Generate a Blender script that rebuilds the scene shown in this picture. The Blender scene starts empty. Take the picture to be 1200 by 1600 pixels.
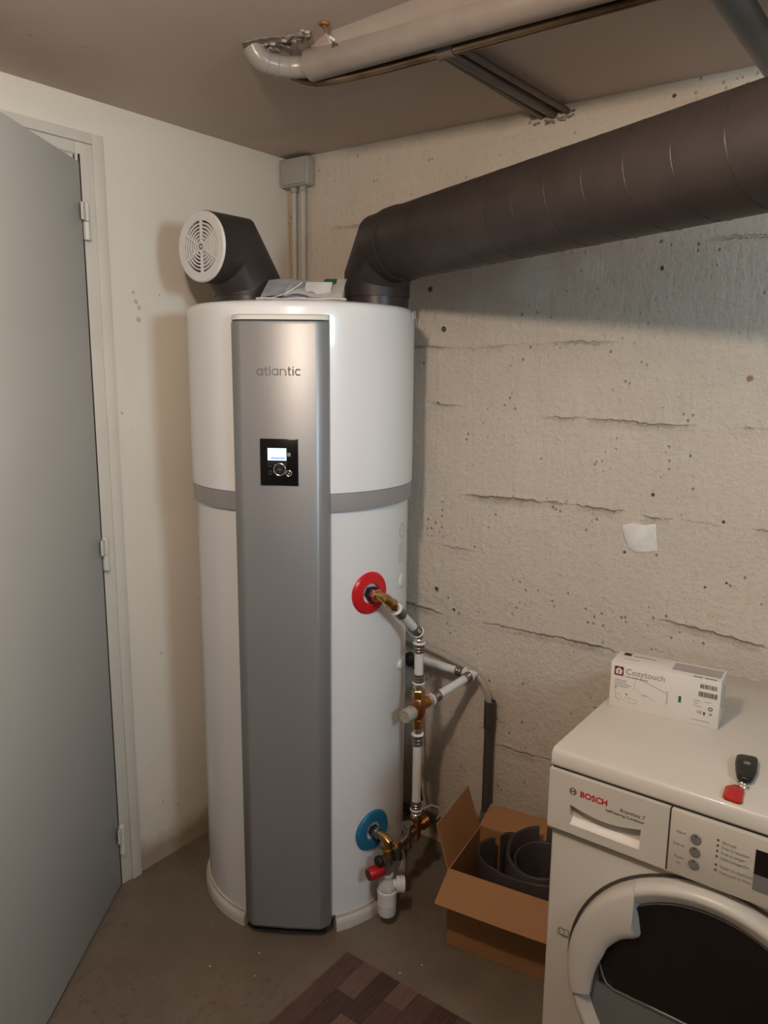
import bpy, bmesh, math, random
from mathutils import Vector, Matrix, noise
random.seed(7)
sc = bpy.context.scene
C = sc.collection
PI = math.pi

# ------------------------------------------------------------------ camera
cd = bpy.data.cameras.new('camera'); cam = bpy.data.objects.new('camera', cd); C.objects.link(cam); sc.camera = cam
F_PX, PITCH, YAW, ROLL = 1215.78, 0.1858, 0.6389, 0.0099
CAM = Vector((1.9382, -2.045, 1.5923))
fw = Vector((-math.sin(YAW)*math.cos(PITCH), math.cos(YAW)*math.cos(PITCH), -math.sin(PITCH)))
rt = Vector((math.cos(YAW), math.sin(YAW), 0)); up = rt.cross(fw)
r2 = rt*math.cos(ROLL)+up*math.sin(ROLL); u2 = -rt*math.sin(ROLL)+up*math.cos(ROLL)
m = Matrix((r2, u2, -fw)).transposed().to_4x4(); m.translation = CAM
cam.matrix_world = m
cd.sensor_fit = 'VERTICAL'; cd.sensor_height = 36; cd.lens = F_PX*36/1600
cd.clip_start = 0.02; cd.clip_end = 50

# ------------------------------------------------------------------ light
world = bpy.data.worlds.new('world'); sc.world = world; world.use_nodes = True
bg = world.node_tree.nodes['Background']; bg.inputs[0].default_value = (0.62, 0.78, 1.0, 1); bg.inputs[1].default_value = 1.2

LAMP = Vector((1.37, -1.72, 2.125))
ld = bpy.data.lights.new('ceiling_bulb', 'POINT'); ld.energy = 41; ld.color = (1.0, 0.815, 0.665); ld.shadow_soft_size = 0.045
lo = bpy.data.objects.new('ceiling_bulb', ld); lo.location = LAMP; C.objects.link(lo)

WX = 2.95                                   # right wall
WIN = (-1.95, -1.05, 1.72, 2.14)             # basement window in the right wall: y0 y1 z0 z1
ad = bpy.data.lights.new('window_daylight', 'AREA'); ad.shape = 'RECTANGLE'; ad.size = 0.87; ad.size_y = 0.40
ad.energy = 78; ad.color = (0.72, 0.89, 1.0)
ao = bpy.data.objects.new('window_daylight', ad); C.objects.link(ao)
ao.location = (WX+0.28, (WIN[0]+WIN[1])/2, (WIN[2]+WIN[3])/2); ao.rotation_euler = (0, PI/2, 0)
ao.rotation_euler = Vector((-1, 0, 0)).to_track_quat('-Z', 'Z').to_euler()

vs = sc.view_settings; vs.view_transform = 'Standard'; vs.look = 'None'; vs.gamma = 1; vs.exposure = 0.0; vs.use_curve_mapping = False

# ------------------------------------------------------------------ materials
def mat(name, col, rough=0.5, metal=0.0, var=0.0, vscale=8.0, bump=0.0, bscale=60.0, coat=0.0, trans=0.0, ior=1.45, emit=None, estr=1.0, spec=None, col2=None, alpha=None, stretch=None):
    M = bpy.data.materials.new(name); M.use_nodes = True
    nt = M.node_tree; N = nt.nodes; L = nt.links; b = N['Principled BSDF']
    b.inputs['Base Color'].default_value = (*col, 1); b.inputs['Roughness'].default_value = rough; b.inputs['Metallic'].default_value = metal
    b.inputs['Coat Weight'].default_value = coat; b.inputs['Coat Roughness'].default_value = 0.05
    b.inputs['Transmission Weight'].default_value = trans; b.inputs['IOR'].default_value = ior
    if spec is not None: b.inputs['Specular IOR Level'].default_value = spec
    if alpha is not None: b.inputs['Alpha'].default_value = alpha
    if emit: b.inputs['Emission Color'].default_value = (*emit, 1); b.inputs['Emission Strength'].default_value = estr
    tc = N.new('ShaderNodeTexCoord'); mp = N.new('ShaderNodeMapping'); L.new(tc.outputs['Object'], mp.inputs[0])
    if stretch: mp.inputs['Scale'].default_value = stretch
    nz = N.new('ShaderNodeTexNoise'); nz.inputs['Scale'].default_value = vscale; nz.inputs['Detail'].default_value = 5
    L.new(mp.outputs[0], nz.inputs['Vector'])
    mx = N.new('ShaderNodeMix'); mx.data_type = 'RGBA'
    c2 = col2 if col2 else tuple(max(0, c*(1-var)) for c in col)
    mx.inputs[6].default_value = (*col, 1); mx.inputs[7].default_value = (*c2, 1)
    rp = N.new('ShaderNodeValToRGB'); rp.color_ramp.elements[0].position = 0.35; rp.color_ramp.elements[1].position = 0.68
    L.new(nz.outputs[0], rp.inputs[0]); L.new(rp.outputs[0], mx.inputs[0]); L.new(mx.outputs[2], b.inputs['Base Color'])
    if bump:
        n2 = N.new('ShaderNodeTexNoise'); n2.inputs['Scale'].default_value = bscale; n2.inputs['Detail'].default_value = 4
        L.new(mp.outputs[0], n2.inputs['Vector'])
        bp = N.new('ShaderNodeBump'); bp.inputs['Strength'].default_value = bump; bp.inputs['Distance'].default_value = 0.004
        L.new(n2.outputs[0], bp.inputs['Height']); L.new(bp.outputs[0], b.inputs['Normal'])
    return M

class NB:                                    # small node-graph builder for the wall materials
    def __init__(s, name):
        s.M = bpy.data.materials.new(name); s.M.use_nodes = True; s.nt = s.M.node_tree; s.b = s.nt.nodes['Principled BSDF']
        s.tc = s.nt.nodes.new('ShaderNodeTexCoord'); s.sep = s.nt.nodes.new('ShaderNodeSeparateXYZ'); s.lk(s.tc.outputs['Object'], s.sep.inputs[0])
        s.x, s.y, s.z = s.sep.outputs; s.co = s.tc.outputs['Object']
    def lk(s, a, b): s.nt.links.new(a, b)
    def put(s, v, sock):
        if isinstance(v, (int, float)): sock.default_value = v
        elif isinstance(v, tuple): sock.default_value = (*v, 1) if len(v) == 3 else v
        else: s.lk(v, sock)
    def m(s, op, a, b=0.0, c=0.0, clamp=False):
        n = s.nt.nodes.new('ShaderNodeMath'); n.operation = op; n.use_clamp = clamp
        s.put(a, n.inputs[0]); s.put(b, n.inputs[1]); s.put(c, n.inputs[2]); return n.outputs[0]
    def noise(s, scale, detail=4, rough=0.5, sc3=None, off=(0, 0, 0)):
        mp = s.nt.nodes.new('ShaderNodeMapping'); s.lk(s.co, mp.inputs[0]); mp.inputs['Location'].default_value = off
        if sc3: mp.inputs['Scale'].default_value = sc3
        n = s.nt.nodes.new('ShaderNodeTexNoise'); n.inputs['Scale'].default_value = scale; n.inputs['Detail'].default_value = detail; n.inputs['Roughness'].default_value = rough
        s.lk(mp.outputs[0], n.inputs['Vector']); return n.outputs[0]
    def voro(s, scale, sc3=None):
        mp = s.nt.nodes.new('ShaderNodeMapping'); s.lk(s.co, mp.inputs[0])
        if sc3: mp.inputs['Scale'].default_value = sc3
        n = s.nt.nodes.new('ShaderNodeTexVoronoi'); n.inputs['Scale'].default_value = scale; s.lk(mp.outputs[0], n.inputs['Vector']); return n.outputs['Distance'], n.outputs['Color']
    def step(s, v, lo, hi):                  # smoothstep lo->hi gives 0->1
        n = s.nt.nodes.new('ShaderNodeMapRange'); n.interpolation_type = 'SMOOTHSTEP'; s.put(v, n.inputs[0])
        n.inputs[1].default_value = min(lo, hi); n.inputs[2].default_value = max(lo, hi)
        n.inputs[3].default_value = 0 if lo < hi else 1; n.inputs[4].default_value = 1 if lo < hi else 0
        return n.outputs[0]
    def mix(s, f, a, b):
        n = s.nt.nodes.new('ShaderNodeMix'); n.data_type = 'RGBA'; s.put(f, n.inputs[0]); s.put(a, n.inputs[6]); s.put(b, n.inputs[7]); return n.outputs[2]
    def spot(s, u, v, pu, pv, r, wob=None):
        a = s.m('SUBTRACT', u, pu); b = s.m('SUBTRACT', v, pv)
        d = s.m('SQRT', s.m('ADD', s.m('MULTIPLY', a, a), s.m('MULTIPLY', b, b)))
        if wob is not None: d = s.m('ADD', d, s.m('MULTIPLY', s.m('SUBTRACT', wob, 0.5), r*1.2))
        return s.step(d, r, r*0.45)
    def mx(s, *a):
        o = a[0]
        for q in a[1:]: o = s.m('MAXIMUM', o, q)
        return o
    def fin(s, col, rough, h=None, strength=0.6, dist=0.006):
        s.put(col, s.b.inputs['Base Color']); s.put(rough, s.b.inputs['Roughness'])
        if h is not None:
            n = s.nt.nodes.new('ShaderNodeBump'); n.inputs['Strength'].default_value = strength; n.inputs['Distance'].default_value = dist
            s.lk(h, n.inputs['Height']); s.lk(n.outputs[0], s.b.inputs['Normal'])
        return s.M

def concrete_wall():
    n = NB('bare_concrete')
    big = n.noise(1.6, 5); mid = n.noise(9, 6, 0.6); fine = n.noise(60, 5, 0.65); wob = n.noise(40, 3)
    col = n.mix(n.step(big, 0.35, 0.65), (0.70, 0.605, 0.51), (0.64, 0.565, 0.475))
    col = n.mix(n.m('MULTIPLY', n.step(mid, 0.45, 0.75), 0.45), col, (0.74, 0.665, 0.575))
    col = n.mix(n.m('MULTIPLY', n.step(fine, 0.5, 0.75), 0.5), col, (0.50, 0.43, 0.345))
    # whitewashed strip under the ceiling
    top = n.step(n.m('ADD', n.z, n.m('MULTIPLY', mid, 0.06)), 2.12, 2.22)
    col = n.mix(n.m('MULTIPLY', top, 0.5), col, (0.70, 0.63, 0.52))
    wv = n.m('MULTIPLY', n.m('SUBTRACT', n.noise(2.2, 2, 0.5, (1, 1, 0.05)), 0.5), 0.05)
    jit = n.m('MULTIPLY', n.m('SUBTRACT', n.noise(34, 5, 0.7, (1, 1, 0.6)), 0.5), 0.028)
    lines = None; soft = None
    # shuttering joints: height, slope, x range, strength
    for z0, sl, xa, xb, k in ((1.655, 0.0, 0.35, 1.2, .5), (1.45, -0.0, 0.95, 2.9, .6), (1.218, -0.01, 0.7, 2.9, 1.), (0.822, -0.01, -.1, 2.9, .95), (1.025, -0.07, 1.3, 2.9, .8), (1.47, .02, .55, .75, .6), (2.02, .03, .1, .9, .45), (1.9, 0, 1.35, 2.9, .5), (0.42, 0, .8, 2.9, .6), (1.06, -.03, .6, .8, .4)):
        zz = n.m('ADD', n.z, n.m('ADD', n.m('MULTIPLY', n.x, -sl), n.m('ADD', wv, jit)))
        d = n.m('ABSOLUTE', n.m('SUBTRACT', zz, z0))
        gate = n.m('MULTIPLY', n.m('MULTIPLY', n.step(n.x, xa, xa+.1), n.step(n.x, xb, xb-.1)), k)
        gate = n.m('MULTIPLY', gate, n.step(n.noise(5, 4, .6, (1, 1, 0.2), (z0*9, 0, 0)), 0.38, 0.56))
        l = n.m('MULTIPLY', n.step(d, 0.0055, 0.001), gate); q = n.m('MULTIPLY', n.step(d, 0.022, 0.0), gate)
        lines = l if lines is None else n.mx(lines, l); soft = q if soft is None else n.mx(soft, q)
    col = n.mix(n.m('MULTIPLY', soft, 0.30), col, (0.40, 0.33, 0.24))
    col = n.mix(n.m('MULTIPLY', lines, 0.42), col, (0.20, 0.15, 0.10))
    vd, vc = n.voro(52, (1, 1, 0.8)); pm = n.step(n.noise(7, 3, .6, None, (3, 1, 7)), 0.52, 0.62)
    pits = n.m('MULTIPLY', n.step(vd, 0.21, 0.08), pm)
    vd2, _ = n.voro(17); pits2 = n.m('MULTIPLY', n.step(vd2, 0.085, 0.03), n.step(n.noise(4, 2, .5, None, (9, 0, 2)), .48, .6))
    pits = n.mx(pits, pits2)
    col = n.mix(n.m('MULTIPLY', pits, 0.5), col, (0.17, 0.13, 0.09))
    holes = None
    for px, pz, r in ((.637, 1.703, .009), (.633, .885, .008), (.585, 1.822, .010), (.345, 1.96, .007), (.237, 1.79, .010), (1.30, 1.265, .005), (1.235, 1.10, .005), (1.45, 1.04, .004), (1.28, 2.24, .005), (1.48, 1.215, .005), (1.50, 1.06, .004), (.70, .83, .006), (1.28, 1.84, .006), (.03, 1.99, .012), (.03, 1.805, .012)):
        q = n.spot(n.x, n.z, px, pz, r, wob); holes = q if holes is None else n.mx(holes, q)
    rust = n.spot(n.x, n.z, 1.51, 1.571, .010, wob)
    col = n.mix(n.m('MULTIPLY', rust, .9), col, (0.26, 0.11, 0.02))
    streak = n.m('MULTIPLY', n.step(n.x, .035, .02), n.step(n.z, 2.25, 2.0))
    col = n.mix(n.m('MULTIPLY', streak, .6), col, (0.36, 0.22, 0.10))
    col = n.mix(n.m('MULTIPLY', holes, 0.9), col, (0.05, 0.035, 0.025))
    low_tint = n.m('MULTIPLY', n.step(n.m('ADD', n.z, n.m('MULTIPLY', mid, .25)), 0.75, 0.15), .55)
    col = n.mix(low_tint, col, (0.47, 0.375, 0.27))  # darker brown tint, stronger towards the floor
    grit = n.noise(115, 4, .75); stre = n.noise(14, 5, .65, (3, 1, .35), (5, 0, 0))
    col = n.mix(n.m('MULTIPLY', n.step(grit, .54, .70), .45), col, (0.42, 0.35, 0.265))
    col = n.mix(n.m('MULTIPLY', n.step(stre, .55, .75), .25), col, (0.76, 0.70, 0.61))
    wash = n.mx(n.spot(n.x, n.z, .93, 1.83, .09, mid), n.spot(n.x, n.z, 1.10, 1.85, .05, mid))
    col = n.mix(n.m('MULTIPLY', wash, .55), col, (0.76, 0.74, 0.68))
    h = n.m('ADD', n.m('ADD', n.m('MULTIPLY', mid, .5), n.m('MULTIPLY', stre, .3)), n.m('ADD', n.m('MULTIPLY', fine, .40), n.m('MULTIPLY', grit, .16)))
    h = n.m('SUBTRACT', h, n.m('MULTIPLY', pits, .5)); h = n.m('SUBTRACT', h, n.m('MULTIPLY', lines, .8)); h = n.m('ADD', h, n.m('MULTIPLY', soft, .35))
    h = n.m('SUBTRACT', h, n.m('MULTIPLY', holes, 1.2))
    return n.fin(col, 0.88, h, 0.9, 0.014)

def painted_wall():
    n = NB('cream_painted_plaster')
    big = n.noise(1.3, 4); mid = n.noise(14, 5, .6); fine = n.noise(120, 3)
    col = n.mix(n.step(big, .35, .7), (0.74, 0.685, 0.59), (0.675, 0.635, 0.55))
    sp = n.m('MULTIPLY', n.step(n.noise(34, 3, .6), .68, .74), n.step(n.noise(3.1, 3, .5, None, (4, 4, 1)), .5, .62))
    col = n.mix(n.m('MULTIPLY', sp, .6), col, (0.30, 0.22, 0.14))
    wob = n.noise(50, 3); hs = None
    for py, pz, r in ((-.622, 1.748, .008), (-.632, 1.765, .009), (-.626, 1.715, .010), (-.640, 1.79, .007), (-.60, .70, .006), (-.56, .16, .007), (-.30, 1.18, .012), (-.55, 1.79, .005), (-.62, .20, .005)):
        q = n.spot(n.y, n.z, py, pz, r, wob); hs = q if hs is None else n.mx(hs, q)
    col = n.mix(n.m('MULTIPLY', hs, .5), col, (0.27, 0.17, 0.09))
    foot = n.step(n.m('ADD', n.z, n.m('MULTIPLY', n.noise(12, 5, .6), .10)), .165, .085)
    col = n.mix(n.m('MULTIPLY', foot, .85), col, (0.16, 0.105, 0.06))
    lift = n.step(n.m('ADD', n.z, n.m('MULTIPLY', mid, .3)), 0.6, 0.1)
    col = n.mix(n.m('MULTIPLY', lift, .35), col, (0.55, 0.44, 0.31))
    h = n.m('ADD', n.m('MULTIPLY', mid, .5), n.m('MULTIPLY', fine, .15))
    h = n.m('SUBTRACT', h, n.m('MULTIPLY', foot, .8))
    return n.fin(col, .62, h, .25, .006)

def ceiling_mat():
    n = NB('painted_concrete_ceiling')
    big = n.noise(1.1, 4); mid = n.noise(8, 5, .6)
    col = n.mix(n.step(big, .35, .65), (0.57, 0.475, 0.41), (0.52, 0.435, 0.37))
    sp = n.step(n.noise(26, 3, .6), .70, .74)
    col = n.mix(n.m('MULTIPLY', sp, .5), col, (0.24, 0.17, 0.11))
    pk = n.m('MULTIPLY', n.step(n.noise(2.3, 3, .5, None, (2, 5, 0)), .55, .7), .3)
    col = n.mix(pk, col, (0.46, 0.34, 0.27))
    return n.fin(col, .7, mid, .22, .008)

def floor_mat():
    n = NB('worn_painted_floor')
    big = n.noise(2.2, 6, .6); mid = n.noise(16, 6, .65); fine = n.noise(90, 4, .7)
    col = n.mix(n.step(big, .38, .66), (0.130, 0.098, 0.069), (0.175, 0.139, 0.103))
    scr = n.m('MULTIPLY', n.step(n.noise(60, 5, .7, (1, .5, 1)), .53, .64), n.step(n.noise(3, 3, .5, None, (1, 7, 0)), .45, .6))
    col = n.mix(n.m('MULTIPLY', scr, .55), col, (0.065, 0.048, 0.034))
    col = n.mix(n.m('MULTIPLY', n.step(fine, .58, .72), .5), col, (0.21, 0.185, 0.15))
    vd, vc = n.voro(9); dk = n.m('MULTIPLY', n.step(vd, .075, .03), n.step(n.noise(5, 2), .5, .6))
    col = n.mix(n.m('MULTIPLY', dk, .8), col, (0.035, 0.025, 0.018))
    red = n.m('MULTIPLY', n.step(n.noise(1.7, 3, .5, None, (8, 2, 0)), .55, .7), .4)
    col = n.mix(red, col, (0.15, 0.085, 0.055))
    rough = n.m('ADD', n.m('MULTIPLY', mid, .3), .33)
    return n.fin(col, rough, n.m('ADD', mid, n.m('MULTIPLY', fine, .3)), .18, .005)

M_CONC, M_WALL, M_CEIL, M_FLOOR = concrete_wall(), painted_wall(), ceiling_mat(), floor_mat()
M_WHITE = mat('white_gloss_shell', (0.80, 0.805, 0.815), .30, var=.03, vscale=3, coat=.5)
M_WHITE2 = mat('white_lacquer_tank', (0.755, 0.765, 0.775), .25, var=.04, vscale=3, coat=.35)
M_PLAST = mat('white_plastic', (0.72, 0.71, 0.68), .4, var=.04)
M_SKIRT = mat('white_base_plastic', (0.58, 0.55, 0.50), .45, var=.1)
M_SILVER = mat('silver_painted_panel', (0.315, 0.315, 0.32), .42, metal=.5, var=.06, vscale=2, bump=.02, bscale=900)
M_GREYBAND = mat('grey_band_plastic', (0.36, 0.35, 0.35), .4, metal=.2, var=.05)
M_LETTER = mat('grey_relief_letter', (0.20, 0.197, 0.197), .4, metal=.2)
M_BLACK = mat('black_glossy_plastic', (0.008, 0.007, 0.007), .22, var=.1)
M_BLACKM = mat('black_matte_plastic', (0.014, 0.012, 0.012), .5, var=.2)
M_SCREEN = mat('lit_display', (0.5, 0.6, 0.6), .3, emit=(0.80, 1.0, 0.98), estr=.95)
M_SCRBAR = mat('lit_display_bar', (0.2, 0.3, 0.5), .3, emit=(0.33, 0.52, 0.86), estr=.8)
M_CHROME = mat('chrome', (0.72, 0.70, 0.67), .16, metal=1, var=.06)
M_NICKEL = mat('nickel_press_sleeve', (0.30, 0.255, 0.225), .3, metal=.9, var=.15, vscale=40)
M_BRASS = mat('brass', (0.56, 0.36, 0.14), .28, metal=1, var=.2, vscale=40)
M_BRONZE = mat('copper_bronze', (0.52, 0.23, 0.09), .34, metal=1, var=.25, vscale=40)
M_RED = mat('red_plastic', (0.60, 0.012, 0.02), .32, var=.06)
M_REDK = mat('red_knob_plastic', (0.42, 0.01, 0.012), .35, var=.06)
M_BLUE = mat('blue_plastic', (0.018, 0.16, 0.30), .34, var=.08)
M_PEX = mat('white_pipe', (0.70, 0.69, 0.66), .35, var=.03)
M_RING = mat('clear_white_ring', (0.72, 0.71, 0.68), .25, var=.03)
M_KNOB = mat('grey_knob_plastic', (0.38, 0.36, 0.31), .45, var=.08)
M_FOAM = mat('black_foam_duct', (0.040, 0.031, 0.028), .5, var=.22, vscale=14, bump=.10, bscale=260)
M_FOAMS = mat('foam_duct_seam', (0.030, 0.023, 0.021), .45, var=.2)
M_STUB = mat('dark_duct_sleeve', (0.045, 0.036, 0.034), .38, var=.2)
M_GRILLE = mat('white_grille_plastic', (0.66, 0.64, 0.61), .45, var=.03)
M_DARK = mat('dark_cavity', (0.02, 0.018, 0.016), .8)
M_DOOR = mat('grey_painted_door', (0.50, 0.49, 0.455), .42, var=.06, vscale=2, bump=.03, bscale=180)
M_FRAME = mat('cream_gloss_frame', (0.64, 0.61, 0.54), .38, var=.06, vscale=5, bump=.04, bscale=60)
M_GAP = mat('door_gap_shade', (0.03, 0.02, 0.015), .9)
M_BOXG = mat('grey_painted_box', (0.40, 0.385, 0.34), .4, var=.08)
M_COND = mat('grey_conduit', (0.50, 0.475, 0.42), .45, var=.08)
M_PIPEP = mat('painted_waste_pipe', (0.25, 0.212, 0.182), .32, var=.12, vscale=18, bump=.06, bscale=70)
M_PIPEG = mat('grey_plastic_elbow', (0.29, 0.26, 0.225), .28, var=.10)
M_COPPER = mat('varnished_copper_pipe', (0.30, 0.20, 0.12), .18, metal=.85, var=.6, vscale=9)
M_STEELP = mat('dull_painted_tube', (0.14, 0.112, 0.09), .42, var=.25, vscale=12)
M_BEAMP = mat('blue_grey_painted_pipe', (0.10, 0.105, 0.105), .42, var=.2)
M_RUST = mat('rusty_iron', (0.35, 0.14, 0.045), .75, var=.5, vscale=60, bump=.2)
M_PLASTER = mat('broken_plaster', (0.42, 0.35, 0.295), .9, var=.75, vscale=50, bump=.5, bscale=90)
M_PATCH = mat('white_filler', (0.86, 0.84, 0.79), .8, var=.12, vscale=30, bump=.3, bscale=80)
M_CARD = mat('brown_cardboard', (0.33, 0.165, 0.066), .72, var=.12, vscale=5, bump=.04, bscale=50, stretch=(1, 1, 1))
M_ENAMEL = mat('white_enamel', (0.62, 0.575, 0.50), .3, var=.03, vscale=3, coat=.2)
M_APPL = mat('cream_white_appliance_plastic', (0.58, 0.53, 0.445), .36, var=.02)
M_APPLG = mat('grey_white_door_plastic', (0.57, 0.53, 0.465), .34, var=.03)
M_SLOT = mat('dark_joint', (0.06, 0.05, 0.04), .7)
M_GLASS = mat('smoked_door_glass', (0.012, 0.009, 0.008), .08, var=.1)
M_LINER = mat('grey_door_liner', (0.16, 0.165, 0.165), .22, var=.1, coat=.3)
M_BTN = mat('grey_button', (0.19, 0.175, 0.155), .4, var=.06)
M_DISP = mat('dark_display', (0.012, 0.010, 0.010), .15)
M_DISPG = mat('grey_display_frame', (0.22, 0.215, 0.21), .35, metal=.2)
M_REDINK = mat('red_ink', (0.48, 0.015, 0.02), .5)
M_INK = mat('dark_grey_ink', (0.07, 0.065, 0.06), .6)
M_INKL = mat('pale_grey_ink', (0.25, 0.23, 0.205), .6)
M_CARDW = mat('white_coated_card', (0.73, 0.675, 0.605), .42, var=.02)
M_CARDG = mat('grey_printed_card', (0.40, 0.365, 0.325), .45, var=.08)
M_MAROON = mat('maroon_ink', (0.14, 0.012, 0.035), .5)
M_GREEN = mat('green_ink', (0.012, 0.12, 0.05), .5)
M_KEY = mat('black_key_plastic', (0.013, 0.011, 0.010), .35, var=.2)
M_TAG = mat('translucent_red_tag', (0.55, 0.025, 0.012), .25, trans=.15)
M_PAPER = mat('white_paper', (0.70, 0.69, 0.68), .7, var=.05)
M_PAPERB = mat('blue_grey_print', (0.40, 0.44, 0.50), .45, var=.35, vscale=25)
M_CLEAR = mat('clear_hose', (0.72, 0.67, 0.61), .12, trans=.6, ior=1.3, spec=.8)
M_FILM = mat('clear_plastic_film', (0.80, 0.82, 0.80), .18, trans=.0, alpha=.42)
M_FUNNEL = mat('translucent_siphon_plastic', (0.66, 0.66, 0.64), .2, trans=.25, ior=1.3)
M_DRAIN = mat('dark_grey_pvc', (0.075, 0.063, 0.055), .4, var=.1)
M_CABLE = mat('white_cable', (0.62, 0.60, 0.56), .4)
M_WOOD = [mat('wood_print_dark', (0.075, 0.036, 0.028), .42, var=.45, vscale=30, stretch=(6, .5, 1), bump=.05), mat('wood_print_mid', (0.105, 0.052, 0.039), .42, var=.4, vscale=30, stretch=(6, .5, 1), bump=.05), mat('wood_print_light', (0.150, 0.085, 0.064), .42, var=.3, vscale=30, stretch=(6, .5, 1), bump=.05)]
M_BACKING = mat('grey_vinyl_backing', (0.10, 0.09, 0.08), .8)
M_CRUMB = mat('plaster_crumb', (0.7, 0.67, 0.6), .9)
M_TRIMW = mat('white_window_frame', (0.7, 0.68, 0.64), .4)

def glass_pane():
    M = bpy.data.materials.new('window_glass'); M.use_nodes = True; nt = M.node_tree
    for n in list(nt.nodes): nt.nodes.remove(n)
    o = nt.nodes.new('ShaderNodeOutputMaterial'); mx = nt.nodes.new('ShaderNodeMixShader'); t = nt.nodes.new('ShaderNodeBsdfTransparent'); g = nt.nodes.new('ShaderNodeBsdfGlossy')
    g.inputs['Roughness'].default_value = .02; t.inputs[0].default_value = (.93, .96, .97, 1); mx.inputs[0].default_value = .06
    nt.links.new(t.outputs[0], mx.inputs[1]); nt.links.new(g.outputs[0], mx.inputs[2]); nt.links.new(mx.outputs[0], o.inputs[0]); return M
M_PANE = glass_pane()
M_UNSEEN = mat('dark_unseen_wall', (0.24, 0.21, 0.175), .85, var=.25, vscale=6, bump=.3, bscale=40)  # dark tone made up for the unseen walls to cut their bounce light

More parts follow.
